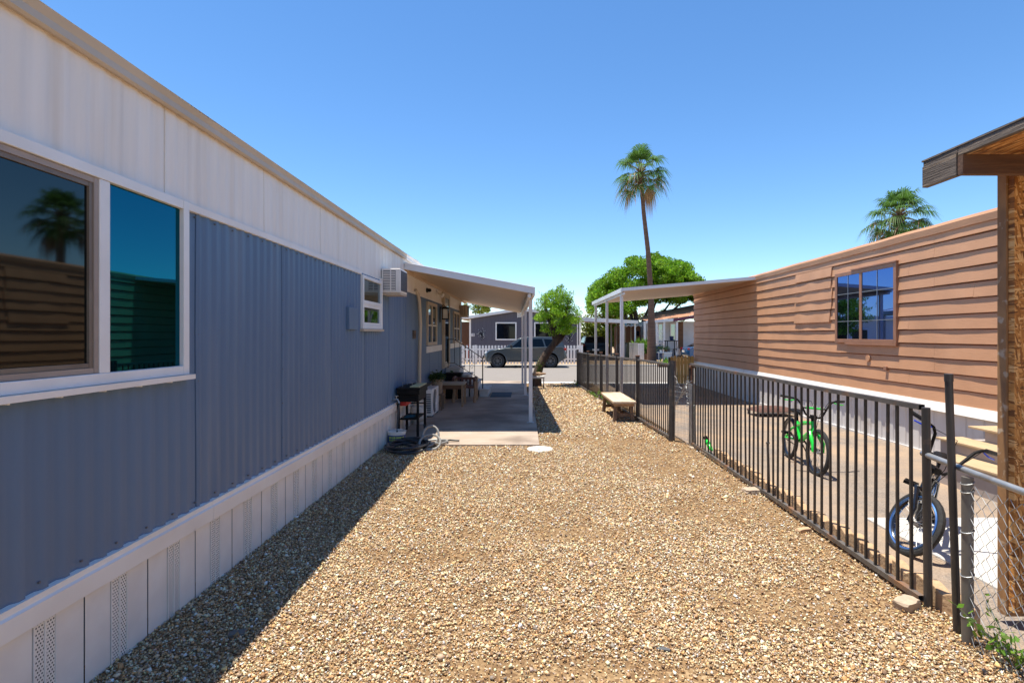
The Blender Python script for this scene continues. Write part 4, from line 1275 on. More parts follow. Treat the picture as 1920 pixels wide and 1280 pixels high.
# bucket and hoses
bu = thing('plastic_bucket', 'white plastic bucket with blue label beside the coiled hose', 'bucket', (-1.98, 8.36, .0))
MB().lathe([(.10, .0), (.128, .005), (.138, .175), (.146, .178), (.146, .20), (.138, .205), (.128, .20), (.118, .02), (0, .018)], (0, 0, 0), 28).build('body', M['plasticw'], bu, local=True, smooth=True)
M['label'] = mat('blue_label', (.02, .05, .22), rough=.4)
MB().lathe([(.1302, .028), (.1372, .150)], (0, 0, 0), 28, caps=False).build('label', M['label'], bu, local=True, smooth=True)
mk = MB()
rr = random.Random(9)
for row, z in enumerate((.115, .075)):
    a = -2.3
    while a < -.4:
        wd = rr.uniform(.10, .22)
        r_ = .1395 if row == 0 else .1375
        mk.add([(r_ * math.cos(q), r_ * math.sin(q), zz) for q in (a, a + wd) for zz in (z - .012, z + .016)], [(0, 1, 3, 2)])
        a += wd + .06
mk.build('label_mark', mat('yellow_green_print', (.55, .62, .10), rough=.5), bu, local=True)
MB().tube([(.146 * math.cos(t), .146 * math.sin(t), .19 - .05 * math.sin(t)) for t in frange(-PI, 0, 14)], .004, 5).build('handle', M['metalgal'], bu, local=True)
def coil(cx, cy, rx, ry, turns, jit, z0, seed):
    pts = []
    n = int(turns * 24)
    for k in range(n):
        t = 2 * PI * k / 24
        u = k / 24
        g = 1.0 + .42 * noise.noise(Vector((u * .9, seed, 0))) - .10 * (u % 2)
        ox, oy = .16 * noise.noise(Vector((u * .55, seed, 3))), .16 * noise.noise(Vector((u * .55, seed, 8)))
        pts.append(Vector((max(XL + .05, cx + ox + rx * g * math.cos(t)), cy + oy + ry * g * math.sin(t), z0 + .014 * u + .016 * abs(noise.noise(Vector((u * 2.2, seed, 4)))))))
    return pts
h1 = coil(-1.74, 7.90, .29, .38, 5.4, .26, .028, 2)
hz = MB().tube([(XL + .12, 8.62, .59), (XL + .10, 8.60, .4), (XL + .12, 8.45, .1), (XL + .2, 8.2, .035)] + h1 + [(-1.4, 8.15, .05), (-1.15, 8.35, .06), (-1.0, 8.30, .06)], .0150, 8)
M['hose'] = mat('black_hose', (.022, .023, .026), (.035, .036, .04), scale=20, rough=.38)
M['hose2'] = mat('pale_grey_hose', (.30, .29, .27), (.24, .23, .21), scale=20, rough=.4)
one(hz, 'garden_hose', 'black garden hose lying in a loose coil by the skirting', 'hose', M['hose'], smooth=True)
h2 = []
def loop(cx, cy, cz, r_, tilt, t0, t1, n_, sx=1.0):
    for t in frange(t0, t1, n_):
        h2.append(Vector((cx + r_ * sx * math.cos(t), cy + r_ * math.sin(t) * math.cos(tilt), max(.022, cz + r_ * math.sin(t) * math.sin(tilt)))))
h2.append(Vector((-1.62, 7.66, .03))); h2.append(Vector((-1.48, 7.70, .03)))
loop(-1.39, 7.95, .10, .15, R(42), R(-110), R(235), 22, 1.05)
loop(-1.42, 8.18, .16, .155, R(62), R(-60), R(190), 18, .8)
h2 += [Vector((-1.40, 8.02, .05)), Vector((-1.24, 8.10, .05)), Vector((-1.13, 8.24, .06)), Vector((-1.18, 8.40, .06)), Vector((-1.36, 8.42, .06)), Vector((-1.6, 8.30, .05))]
h2 = [h2[0]] + [h2[k].lerp((h2[k - 1] + h2[k + 1]) / 2, .5) for k in range(1, len(h2) - 1)] + [h2[-1]]
one(MB().tube(h2, .0175, 8), 'garden_hose', 'grey garden hose standing up in twisted loops at the slab corner', 'hose', M['hose2'], smooth=True)
# stepping stone, stone bits
one(MB().lathe([(0, -.03), (.19, -.03), (.20, .0), (.19, .018), (0, .024)], (.24, 7.93, .0), 18), 'stepping_stone', 'round pale stepping stone on the gravel at the slab corner', 'stepping stone', M['concw'], smooth=True, bevel=.004)
def rock(x, y, sx, sy, sz, label, m_, seed, cat='stone', rot=0.0, name='stone'):
    bm = bmesh.new()
    bmesh.ops.create_cube(bm, size=2)
    bmesh.ops.subdivide_edges(bm, edges=bm.edges[:], cuts=3, use_grid_fill=True)
    mb = MB()
    vs = []
    for v in bm.verts:
        p = v.co.copy()
        p *= 1 - .17 * (p.length - 1)
        p += Vector((noise.noise(p * 1.7 + Vector((seed, 0, 0))), noise.noise(p * 1.7 + Vector((0, seed, 0))), noise.noise(p * 1.7 + Vector((0, 0, seed))))) * .22
        q = Matrix.Rotation(rot, 3, 'Z') @ Vector((p.x * sx, p.y * sy, p.z * sz))
        vs.append((x + q.x, y + q.y, gz(x, y) + sz * .75 + q.z))
    mb.add(vs, [[v.index for v in f.verts] for f in bm.faces])
    bm.free()
    one(mb, name, label, cat, m_, smooth=True)
rock(2.375, 3.33, .075, .05, .035, 'pale broken paver piece by the foot of the near fence post', M['rock'], 2, rot=.5, name='paver_piece', cat='paver piece')
rock(2.41, 4.62, .065, .03, .02, 'half buried brick piece beside the middle of the near fence', M['paver'], 5, rot=.3, name='brick_piece', cat='brick piece')
rock(2.45, 5.75, .10, .07, .03, 'flat tan stone beside the thin stake at the fence', M['rock'], 8, rot=.2)
rock(2.6, 8.05, .11, .06, .025, 'flat broken stone lying below the wire gate', M['rock'], 11)
rock(-1.62, 3.03, .045, .028, .014, 'long grey pebble lying in the shade by the skirting', mat('grey_pebble', (.15, .13, .11), rough=.85), 14, rot=.4, cat='pebble', name='pebble')
rock(.75, 2.88, .038, .013, .010, 'dark slate sliver lying on the gravel near the camera', mat('dark_slate', (.09, .09, .09), rough=.7), 17, rot=-.2, cat='stone', name='stone')
one(MB().tube([(2.545, 5.56, -.05), (2.52, 5.54, .575)], .014, 8).lathe([(.02, .575), (.02, .59)], (2.52, 5.54, 0), 8), 'garden_stake', 'thin rusty metal stake standing against the near fence', 'stake', M['rail'])
# green sprayer
sp_ = thing('hose_sprayer', 'green hose nozzle hooked on the bottom of the near fence', 'nozzle', (2.62, 7.62, 0))
MB().tube([(.0, .08, .19), (.005, .03, .16), (.01, -.04, .11), (.015, -.10, .075)], [.015, .032, .034, .018], 10).build('body', M['green'], sp_, local=True, smooth=True)
MB().tube([(0, .08, .195), (-.006, .11, .225)], [.024, .032], 10).build('nozzle_head', M['black'], sp_, local=True)
# brown cot
ct = thing('dog_cot', 'low cot with a brown cushion on the driveway behind the green bicycle', 'pet bed', (5.65, 12.25, gz(5.6, 12.2)))
z = gz(5.6, 12.2)
MB().bar((5.22, 12.0, z + .1), (6.1, 12.0, z + .1), .03, .03).bar((5.22, 12.55, z + .1), (6.1, 12.55, z + .1), .03, .03).build('frame', M['metalgal'], ct)
for x in (5.25, 6.07):
    for y in (12.0, 12.55):
        MB().bar((x, y, z), (x, y, z + .085), .025, .025, up=(0, 1, 0)).build('leg', M['metalgal'], ct)
M['browncl'] = mat('brown_fleece', (.13, .065, .05), (.09, .045, .035), scale=9, rough=.95, bump=.4, bscale=30)
cs = MB()
cs.grid(frange(0, 1, 16), frange(0, 1, 10), lambda u, v: (5.2 + .92 * u, 11.97 + .6 * v, z + .12 + .10 * (math.sin(PI * min(1, max(0, u))) ** .35) * (math.sin(PI * v) ** .35) + .012 * noise.noise(Vector((u * 6, v * 5, 1)))))
cs.add([(5.2, 11.97, z + .118), (6.12, 11.97, z + .118), (6.12, 12.57, z + .118), (5.2, 12.57, z + .118)], [(0, 1, 2, 3)])
cs.build('cushion', M['browncl'], ct, smooth=True)
# weeds
def weed(x, y, label, n, h, sp, seed, sz=.03):
    r = np.random.default_rng(seed)
    w_ = thing('weed', label, 'weed', (x, y, gz(x, y)))
    stm = MB(); pts = []
    for k in range(n):
        a = r.uniform(0, 2 * PI); e = r.uniform(.3, 1) * sp
        q = [Vector((0, 0, 0)), Vector((math.cos(a) * e * .4, math.sin(a) * e * .4, h * r.uniform(.4, .7))), Vector((math.cos(a) * e, math.sin(a) * e, h * r.uniform(.6, 1.1)))]
        stm.tube(q, [.003, .002, .001], 4)
        for t in np.linspace(.3, 1, 9):
            p = q[0].lerp(q[1], min(1, t * 2)) if t < .5 else q[1].lerp(q[2], t * 2 - 1)
            pts.append(np.array(p) + r.normal(0, .012, 3))
    stm.build('stem', mat('weed_stem', (.09, .15, .04), rough=.7), w_, local=True)
    leaves('foliage', M['leafg'], pts, sz, w_, greens(len(pts), (.11, .25, .03), seed), seed=seed, aspect=.6)
weed(2.50, 2.72, 'small leafy green weed growing through the chain link by the shed', 14, .26, .26, 1, .038)
weed(2.10, 13.3, 'pale green weed growing under the far metal fence beside the bench', 16, .35, .35, 2, .05)
weed(2.03, 14.9, 'low green weed under the far metal fence past the bench', 12, .25, .3, 3, .05)
weed(1.95, 19.3, 'green grass tuft at the street end of the far metal fence', 12, .2, .35, 4, .06)

# ------------------------------------------------------------------ steps and railing of the blue home
ws = thing('entry_steps', 'white painted entry steps with four treads below the door of the blue home', 'steps', (-1.55, 14.95, .03))
bd = MB()
tds = [(-.93, .24, 14.38), (-1.20, .43, 14.40), (-1.45, .62, 14.42), (-1.70, .80, 14.44)]
for k, (x, z, y) in enumerate(tds):
    x_in = tds[k + 1][0] + .03 if k < 3 else -2.09
    bd.box(x_in - .02, x - .03, y + .02, 15.5 - k * .004, .03, z - .035)
    lines = MB()
bd.build('risers', M['steps'], ws)
for k, (x, z, y) in enumerate(tds):
    x_in = tds[k + 1][0] - .02 if k < 3 else -2.09
    MB().box(x_in, x, y - .01, 15.52, z - .034, z).build('tread', M['steps'], ws, bevel=.006)
hr = thing('hand_railing', 'black iron stair railing with scrolls on the white steps', 'railing', (-1.5, 14.45, .24))
def X_(px, Y): return (px - VX) / F * Y
b = MB()
Yr = 14.47
xa, xb, xc = X_(833, Yr), X_(852.5, Yr), X_(905, Yr)
zt = lambda x: 1.57 if x <= xb else 1.57 + (x - xb) / (xc - xb) * (1.06 - 1.57)
zl = lambda x: .93 if x <= xb else .93 + (x - xb) / (xc - xb) * (.46 - .93)
b.bar((xa, Yr, 1.57), (xb, Yr, 1.57), .035, .018).bar((xb, Yr, 1.57), (xc, Yr, 1.06), .035, .018)
b.bar((xa, Yr, .93), (xb, Yr, .93), .02, .014).bar((xb, Yr, .93), (xc, Yr, .46), .02, .014)
b.build('rails', M['black'], hr)
pb = MB()
for px in (840.5, 852.5, 862, 871.5, 880.5, 890):
    x = X_(px, Yr)
    pb.bar((x, Yr, zl(x)), (x, Yr, zt(x)), .012, .012, up=(0, 1, 0))
pb.build('balusters', M['black'], hr)
MB().bar((xc, Yr, .245), (xc, Yr, 1.08), .028, .028, up=(0, 1, 0)).build('post', M['black'], hr)
MB().bar((xa + .1, Yr, .81), (xa + .1, Yr, 1.57), .028, .028, up=(0, 1, 0)).build('post', M['black'], hr)
sc = MB()
for px in (867, 885):
    x = X_(px, Yr)
    zc = (zl(x) + zt(x)) / 2
    for s in (-1, 1):
        sc.tube([(x + s * .0 + (.055 - .04 * t / 6) * math.cos(t * s), Yr, zc + s * .12 + (.08 - .055 * t / 6) * math.sin(t)) for t in frange(0, 7, 22)], .004, 5)
sc.build('scrolls', M['black'], hr)
one(MB().box(-.90, -.34, 14.33, 15.45, .031, .043), 'door_mat', 'blue grey mat lying on the slab in front of the white steps', 'mat', mat('blue_mat', (.05, .085, .12), (.035, .06, .09), scale=30, rough=.95))

# ------------------------------------------------------------------ strand board shed, near right
sh = thing('shed', 'strand board shed corner with overhanging roof in the near right corner', 'shed', (3.4, 3.2, 0))
MB().box(2.89, 4.6, 3.16, 3.20, .06, 2.732).build('front_panel', M['osb'], sh, bevel=.002)
MB().box(2.878, 4.58, 3.201, 3.26, .02, 2.732).build('wall_stud', mat('raw_board_edge', (.40, .21, .085), (.26, .135, .06), scale=9, stretch=(1, 1, .6), rough=.85, c3=(.5, .38, .26), s3=14, lo3=.6, hi3=.68), sh)
MB().box(2.502, 4.8, 1.6, 3.325, 2.735, 2.764).build('roof_deck', M['osb'], sh)
MB().box(2.470, 2.5, 1.6, 3.054, 2.715, 2.764).box(2.470, 2.5, 3.0545, 3.318, 2.7345, 2.764).build('edge_board', M['oldwood'], sh, bevel=.003)
MB().box(2.467, 4.8, 1.58, 3.328, 2.765, 2.775).build('roofing', M['oldwood'], sh)
MB().box(2.465, 2.5, 3.060, 3.32, 2.605, 2.734).build('fascia_board', M['oldwood'], sh, bevel=.003)
MB().box(2.47, 4.7, 3.018, 3.055, 2.602, 2.713).build('joist', M['joist'], sh, bevel=.002)
MB().box(2.52, 4.7, 2.3, 2.338, 2.60, 2.733).build('joist', M['joist'], sh)

# ------------------------------------------------------------------ trees
def crown(name, clumps, per, size, base, seed, parent, off, shell=.55, aspect=.5, droop=.3, var=.22, flat=False):
    r = np.random.default_rng(seed)
    P, C = [], []
    for (c, rad) in clumps:
        n = int(per * (rad[0] * rad[1] * rad[2]) ** (2 / 3))
        d = r.normal(0, 1, (n, 3)); d /= np.linalg.norm(d, axis=1)[:, None]
        q = r.uniform(shell ** 3, 1, (n, 1)) ** (1 / 3) * np.exp(r.normal(0, .10, (n, 1)))
        P.append(np.array(c) + d * q * np.array(rad))
        cb = np.array(base) * math.exp(r.normal(0, .16))
        C.append(greens(n, cb, int(r.integers(1e6)), var))
    P = np.concatenate(P); C = np.concatenate(C)
    return leaves(name, M['leafg'], P, size, parent, C, off=off, seed=seed, aspect=aspect, droop=droop, flat=flat)

def limb_tree(root, limbs, m=None):
    b = MB()
    for pts, rad in limbs:
        b.tube(pts, rad, 10)
    return b.build('trunk', m or M['bark'], root, smooth=True)

def bend(a, b, n=6, amp=.15, seed=1):
    a, b = Vector(a), Vector(b)
    L_ = (b - a).length
    return [a.lerp(b, t) + Vector((noise.noise(Vector((t * 2, seed, 0))), noise.noise(Vector((t * 2, seed, 5))), 0)) * amp * L_ * math.sin(PI * t) for t in frange(0, 1, n)]

# small leaning tree by the patio
TB = Vector((.46, 19.3, gz(.46, 19.3)))
tr_ = thing('small_tree', 'small bushy green tree with a thick leaning trunk at the end of the patio', 'tree', TB)
fork = at(1036, 648, 19.5)
limbs = [([TB + Vector((-.03, 0, -.1)), TB + Vector((.0, 0, .35)), TB + Vector((.12, .05, .75)), at(1024, 664, 19.4), fork, at(1046, 632, 19.5)], [.24, .18, .155, .145, .13, .09])]
rr = random.Random(4)
for k in range(9):
    e = at(1044 + rr.uniform(-34, 38), 585 + rr.uniform(-35, 25), 19.5 + rr.uniform(-.5, .6))
    limbs.append((bend(fork + Vector((.1, 0, .05)), e, 5, .2, k), [.09, .07, .05, .035, .02, .012]))
limb_tree(tr_, limbs)
cl = []
r = np.random.default_rng(5)
for k in range(190):
    px, py = 1045 + r.normal(0, 22), 585 + r.normal(0, 24)
    if ((px - 1045) / 43) ** 2 + ((py - 582) / 46) ** 2 > 1: continue
    c = at(px, py, 19.5 + r.normal(0, .35))
    s = r.uniform(.10, .20)
    cl.append((tuple(c), (s * 1.15, s * 1.1, s * .8)))
crown('crown', cl, 4300, .066, (.17, .37, .018), 6, tr_, TB, shell=.1, aspect=.38, droop=.9, var=.3)
# feathery shoots above the crown and leaves at the trunk
pts = []
for k in range(60):
    px = 1046 + r.uniform(-42, 38)
    a = at(px, 555 + r.uniform(-4, 20) + abs(px - 1046) * .5, 19.5 + r.normal(0, .3))
    h = r.uniform(.15, .62) * (1 - abs(px - 1046) / 80)
    dx = r.normal(0, .12)
    for t in np.linspace(0, 1, 13):
        pts.append((a.x + dx * t * t + r.normal(0, .015), a.y + r.normal(0, .02), a.z + h * t))
for k in range(150):
    q = at(1010 + r.normal(0, 3.0), 690 + r.normal(0, 9), 19.1)
    pts.append(tuple(q))
leaves('shoots', M['leafg'], pts, .062, tr_, greens(len(pts), (.10, .22, .02), 8), off=TB, seed=8, aspect=.35)
# plant stand at its foot
ps = thing('plant_stand', 'small stand with thin black legs and a piece of driftwood under the leaning tree', 'stand', (.55, 18.2, gz(.5, 18.2)))
zg = gz(.5, 18.2)
MB().box(.30, .70, 18.05, 18.45, zg + .37, zg + .44).build('stand_top', M['concw'], ps, bevel=.01)
for x in (.32, .68):
    for y in (18.07, 18.43):
        MB().bar((x, y, zg), (x, y, zg + .369), .018, .018, up=(0, 1, 0)).build('leg', M['black'], ps)
one(MB().tube(bend((.30, 18.2, zg + .50), (.75, 18.2, zg + .53), 6, .25, 3), [.05, .075, .06, .07, .05, .04, .02], 8), 'driftwood', 'gnarled pale driftwood lying on the small plant stand', 'driftwood', M['wood'], smooth=True)

# wide shade tree far behind
Yb = 46.0
BB = at(1196, 668, Yb); BB.z = -.17
bt = thing('shade_tree', 'wide dome shaped dark green shade tree behind the carport and tall palm', 'tree', BB)
limbs = []
for k, (px, py) in enumerate(((1150, 560), (1172, 550), (1196, 545), (1216, 548), (1232, 560), (1262, 560), (1290, 556), (1180, 575), (1244, 545))):
    e = at(px, py, Yb + rr.uniform(-1.5, 1.5))
    mid = at(1196 + (px - 1196) * .38, 606 + rr.uniform(-3, 3), Yb + rr.uniform(-.6, .6))
    limbs.append(([BB + Vector((rr.uniform(-.3, .3), rr.uniform(-.3, .3), 0)), BB.lerp(mid, .6) + Vector((rr.uniform(-.15, .15), 0, 0)), mid, mid.lerp(e, .5) + Vector((rr.uniform(-.3, .3), 0, 0)), e], [.24, .19, .15, .10, .05]))
limb_tree(bt, limbs)
cl = []
r = np.random.default_rng(15)
for k in range(420):
    t = r.uniform(-1, 1)
    px = 1214 + 106 * t
    top = 482 + 55 * abs(t) ** 2.6 + (14 if t < -.35 else 0) + 12 * noise.noise(Vector((t * 4, 1, 1)))
    bot = 566 + (22 if t < -.3 else 0) - 6 * abs(t)
    py = top + (bot - top) * r.random() ** 1.15
    c = at(px, py, Yb + r.normal(0, 1.6))
    s = r.uniform(.30, .62)
    cl.append((tuple(c), (s * 1.2, s * 1.2, s * .85)))
crown('crown', cl, 620, .19, (.12, .29, .016), 16, bt, BB, shell=.55, aspect=.55, droop=.2, var=.26)

def bush_tree(px, py, Y, rx, rz, label, base, seed, h=True, per=700, size=.2, cat='tree', nm='distant_tree'):
    c = at(px, py, Y)
    b = Vector((c.x, Y, -.17))
    t = thing(nm, label, cat, b)
    limb_tree(t, [(bend(b, c, 5, .1, seed), [.16, .14, .11, .08, .05, .03])] + [(bend(b.lerp(c, .5), c + Vector((rr.uniform(-rx, rx) * .6, 0, rr.uniform(0, rz) * .5)), 4, .1, seed + k), [.08, .06, .04, .03, .015]) for k in range(4)])
    r = np.random.default_rng(seed)
    cl = []
    for k in range(26):
        d = r.normal(0, .5, 3)
        s = r.uniform(.28, .5) * min(rx, rz)
        cl.append(((c.x + d[0] * rx, c.y + d[1] * rx * .6, c.z + d[2] * rz), (s * 1.2, s, s * .9)))
    crown('crown', cl, per, size, base, seed, t, b, shell=.5, var=.3)
bush_tree(902, 576, 47, 1.3, .7, 'yellow green tree rising behind the roof of the grey house', (.14, .20, .018), 31)
bush_tree(1142, 589, 52, 1.9, 1.1, 'pale yellow green tree behind the grey house carport', (.16, .20, .02), 32)
bush_tree(1182, 596, 55, 2.2, 1.0, 'olive green tree low behind the shade tree trunks', (.12, .16, .02), 33)
bush_tree(1268, 590, 58, 2.0, .9, 'light green treetop above the red roofed white home', (.13, .19, .03), 34)
bush_tree(1105, 622, 50, 1.3, .8, 'yellowish shrub behind the black vehicle under the carport', (.16, .25, .03), 35, cat='shrub', nm='distant_shrub')

bush_tree(1127, 622, 51, 1.5, 1.25, 'rounded green shrub behind the rear window of the black vehicle', (.10, .17, .02), 36, cat='shrub', nm='distant_shrub')
bush_tree(1155, 624, 53, 1.7, 1.35, 'darker green shrub between the carport posts and the brown shed', (.075, .14, .018), 37, cat='shrub', nm='distant_shrub')
# ------------------------------------------------------------------ palms
def palm(label, base, lean_pts, rads, cr, seed, nf_=34):
    root = thing('palm_tree', label, 'palm tree', base)
    r = random.Random(seed)
    top = Vector(lean_pts[-1])
    b = MB()
    # ringed trunk
    pts, rs = [], []
    n = 60
    for k in range(n + 1):
        t = k / n * (len(lean_pts) - 1)
        i = min(int(t), len(lean_pts) - 2)
        u = t - i
        pts.append(Vector(lean_pts[i]).lerp(Vector(lean_pts[i + 1]), u))
        rs.append((rads[i] + (rads[i + 1] - rads[i]) * u) * (1 + (.05 if k % 2 else 0)))
    b.tube(pts, rs, 12)
    b.build('trunk', M['palmbark'], root, smooth=True)
    bo = MB()       # old leaf bases under the crown
    for k in range(40):
        a = k * 2.4
        z = -.75 + k * .022
        p = top + Vector((math.cos(a) * rads[-1] * .8, math.sin(a) * rads[-1] * .8, z * cr / 1.9))
        bo.tube([p, p + Vector((math.cos(a) * .22, math.sin(a) * .22, .14)) * cr / 1.9], [.05 * cr / 1.9, .02 * cr / 1.9], 5)
    bo.build('leaf_bases', M['palmbark'], root)
    V, Fc, C = [], [], []
    DV, DF, DC = [], [], []
    pet = MB()
    for k in range(nf_):
        t = k / (nf_ - 1)
        el = R(88 - 135 * t ** .9 + r.uniform(-9, 9))
        az = k * 2.39996 + r.uniform(-.3, .3)
        dead = t > .95
        L1 = cr * r.uniform(.38, .56)
        d = Vector((math.cos(az) * math.cos(el), math.sin(az) * math.cos(el), math.sin(el)))
        s = Vector((-math.sin(az), math.cos(az), 0))
        p0 = top + Vector((0, 0, -.25 * t))
        p1 = p0 + d * L1 * .5 + Vector((0, 0, -.0))
        p2 = p0 + d * L1 + Vector((0, 0, -.12 * L1))
        pet.tube([p0, p1, p2], [.028 * cr / 1.9, .02 * cr / 1.9, .013 * cr / 1.9], 5)
        d2 = (p2 - p1).normalized()
        nb = 30
        up = s.cross(d2)
        for j in range(nb):
            a = (j / (nb - 1) - .5) * R(212 if not dead else 130)
            bl = cr * (.52 if not dead else .50) * (1 - .35 * (abs(a) / 2.1) ** 2) * r.uniform(.82, 1.08)
            dr = (d2 * math.cos(a) + s * math.sin(a) + up * .10 * (math.cos(a * 2))).normalized()
            w0 = cr * .020
            side = (s * math.cos(a) - d2 * math.sin(a)).normalized()
            g1 = .02 + .12 * r.random() + (.35 if dead else 0)
            g2 = .28 + .34 * r.random() + (.5 if dead else 0)
            A = p2
            Bm = p2 + dr * bl * .52 + Vector((0, 0, -g1 * bl * .35))
            E = p2 + dr * bl * (.86 if not dead else .7) + Vector((0, 0, -g2 * bl))
            vv = [A - side * w0 * .25, A + side * w0 * .25, Bm + side * w0 * .6, Bm - side * w0 * .6, E]
            tgtV, tgtF, tgtC = (DV, DF, DC) if (dead or (t > .62 and r.random() < .12)) else (V, F2, C) if False else ((DV, DF, DC) if dead or (t > .62 and r.random() < .12) else (V, Fc, C))
            o = len(tgtV)
            tgtV += [tuple(q) for q in vv] + [tuple(E + side * w0 * .05)]
            tgtF += [(o, o + 1, o + 2, o + 3), (o + 3, o + 2, o + 5, o + 4)]
            if tgtV is DV: c = np.array((.34, .22, .12)) * r.uniform(.6, 1.3)
            else: c = np.array((.06, .13, .022)) * r.uniform(.7, 1.5)
            tgtC += [c] * 4 + [c * (1.0 if tgtV is DV else 1.5) + (0.02 if tgtV is V else 0)] * 2
    pet.build('frond_stalks', mat('palm_stalk', (.16, .20, .06), (.24, .19, .09), scale=3, rough=.6), root, smooth=True)
    o = raw_mesh('fronds', V, np.array(Fc), M['leafg'], np.array(C), base); o.location = (0, 0, 0); o.parent = root
    if DV:
        o = raw_mesh('dry_fronds', DV, np.array(DF), M['leafg'], np.array(DC), base); o.location = (0, 0, 0); o.parent = root
Yp = 36.0
b0 = at(1222, 678, Yp); b0.z = -.18
palm('tall slender palm tree with a slightly curved trunk rising beside the carport', b0, [b0, at(1221, 560, Yp), at(1215, 470, Yp), at(1207, 400, Yp), at(1201, 322, Yp)], [.33, .18, .155, .135, .12], 2.45, 3, 31)
Yq = 26.0
c1 = at(1685, 402, Yq)
b1 = Vector((c1.x + .2, Yq, -.18))
palm('shorter palm tree with only its crown showing above the brown roof', b1, [b1, b1.lerp(c1, .4) + Vector((.02, 0, 0)), b1.lerp(c1, .75), c1], [.30, .22, .19, .17], 1.95, 8, 36)

# ------------------------------------------------------------------ cars
def paintmat(n, c, k=.7): return mat(n, c, rough=.3, metal=.3 if k > .5 else 0, coat=k, spec=.4 if k > .5 else .2)
M['tail'] = mat('red_tail_lamp', (.45, .012, .012), rough=.15)
M['headl'] = mat('headlamp_glass', (.55, .55, .52), rough=.08)
M['amber'] = mat('amber_lamp', (.6, .2, .03), rough=.2)
M['trimblk'] = mat('black_car_trim', (.02, .02, .021), rough=.55)
M['wheelm'] = mat('dark_alloy', (.10, .10, .105), (.16, .16, .165), scale=10, rough=.4, metal=.5)
def car(name, label, cat, loc, rotz, col, kind='suv', group=None):
    """local: front towards -x, length along x from 0 to L, width along y, z from the road"""
    root = thing(name, label, cat, loc, (0, 0, rotz), group)
    if kind == 'suv':
        L_, Wd, wr, f, b = 4.82, .955, .385, .89, 3.85
        low = [(.10, .36), (.03, .52), (.02, .70), (.10, .86), (.32, .985), (.9, 1.06), (1.32, 1.115), (3.0, 1.16), (4.55, 1.20), (4.70, 1.13), (4.76, .90), (4.82, .78), (4.80, .52), (4.62, .42)]
        roof = [(1.22, 1.10), (2.05, 1.63), (2.35, 1.715), (3.1, 1.75), (4.0, 1.735), (4.42, 1.69), (4.66, 1.18)]
        wins = [[(1.70, 1.19), (2.16, 1.57), (2.55, 1.61), (2.60, 1.18)], [(2.68, 1.18), (2.64, 1.615), (3.38, 1.62), (3.52, 1.20)], [(3.60, 1.21), (3.48, 1.615), (3.95, 1.59), (4.28, 1.26)]]
    else:
        L_, Wd, wr, f, b = 4.5, .88, .32, .85, 3.55
        low = [(.10, .28), (.03, .42), (.04, .60), (.2, .74), (.9, .88), (1.25, .93), (3.4, .99), (4.25, 1.0), (4.42, .9), (4.5, .66), (4.46, .42), (4.3, .32)]
        roof = [(1.15, .92), (1.9, 1.33), (2.3, 1.42), (2.9, 1.42), (3.4, 1.33), (4.05, 1.0)]
        wins = [[(1.55, .98), (2.0, 1.29), (2.4, 1.34), (2.45, .99)], [(2.53, .99), (2.48, 1.34), (2.95, 1.33), (3.45, 1.03)]]
    ar = wr + .10
    def arch(c):
        return [(c + ar * math.cos(t), wr + ar * math.sin(t)) for t in frange(R(-14), R(194), 12)]
    poly = [(low[0])] + list(low[1:])
    sill = .36 if kind == 'suv' else .25
    poly = poly + [(b + ar + .08, sill)] + arch(b) + [(b - ar - .04, sill), (f + ar + .04, sill)] + arch(f) + [(f - ar - .03, sill)]
    body = MB()
    n = len(poly)
    def lay(y, inset):
        out = []
        for u, v in poly:
            k = inset
            out.append((min(max(u, .02 + k * .9), L_ - k * .9), y, v - (k * .35 if v > .8 else 0)))
        return out
    ys = [(-Wd, .05), (-Wd + .05, .015), (-Wd + .25, 0), (Wd - .25, 0), (Wd - .05, .015), (Wd, .05)]
    vs = []
    for y, i in ys: vs += lay(y, i)
    # rounded plan at nose and tail
    vs2 = []
    for p in vs:
        x = p[0]; e = abs(p[1]) / Wd
        if x < .9: x += (.22 * e ** 3) * (1 - x / .9)
        if x > L_ - .7: x -= (.14 * e ** 3) * (1 - (L_ - x) / .7)
        vs2.append((x, p[1], p[2]))
    fs = [tuple(range(n)), tuple(range(6 * n - 1, 5 * n - 1, -1))]
    for a in range(5):
        for k in range(n):
            l = (k + 1) % n
            fs.append((a * n + k, a * n + l, (a + 1) * n + l, (a + 1) * n + k))
    body.add(vs2, fs)
    # greenhouse
    zb, ztp = roof[0][1], max(z for _, z in roof)
    def hw(z): return Wd - .07 - .20 * max(0, (z - zb)) / (ztp - zb)
    m_ = len(roof)
    gv = []
    for s in (-1, 1):
        for (u, z) in roof: gv.append((u, s * hw(z), z))
        gv.append((roof[-1][0], s * hw(zb), zb - .06)); gv.append((roof[0][0], s * hw(zb), zb - .06))
    q = m_ + 2
    body.add(gv, [tuple(range(q)), tuple(range(2 * q - 1, q - 1, -1))] + [(k, (k + 1) % q, q + (k + 1) % q, q + k) for k in range(q)])
    body.build('body', col, root, local=True, bevel=.03, smooth=True)
    for s in (-1, 1):
        for wv in wins:
            w_ = MB()
            w_.add([(u, s * (hw(z) + .006), z) for u, z in wv] + [(u, s * (hw(z) - .01), z) for u, z in wv], [(0, 1, 2, 3), (7, 6, 5, 4), (0, 1, 5, 4), (1, 2, 6, 5), (2, 3, 7, 6), (3, 0, 4, 7)])
            w_.build('side_window', M['carglass'], root, local=True)
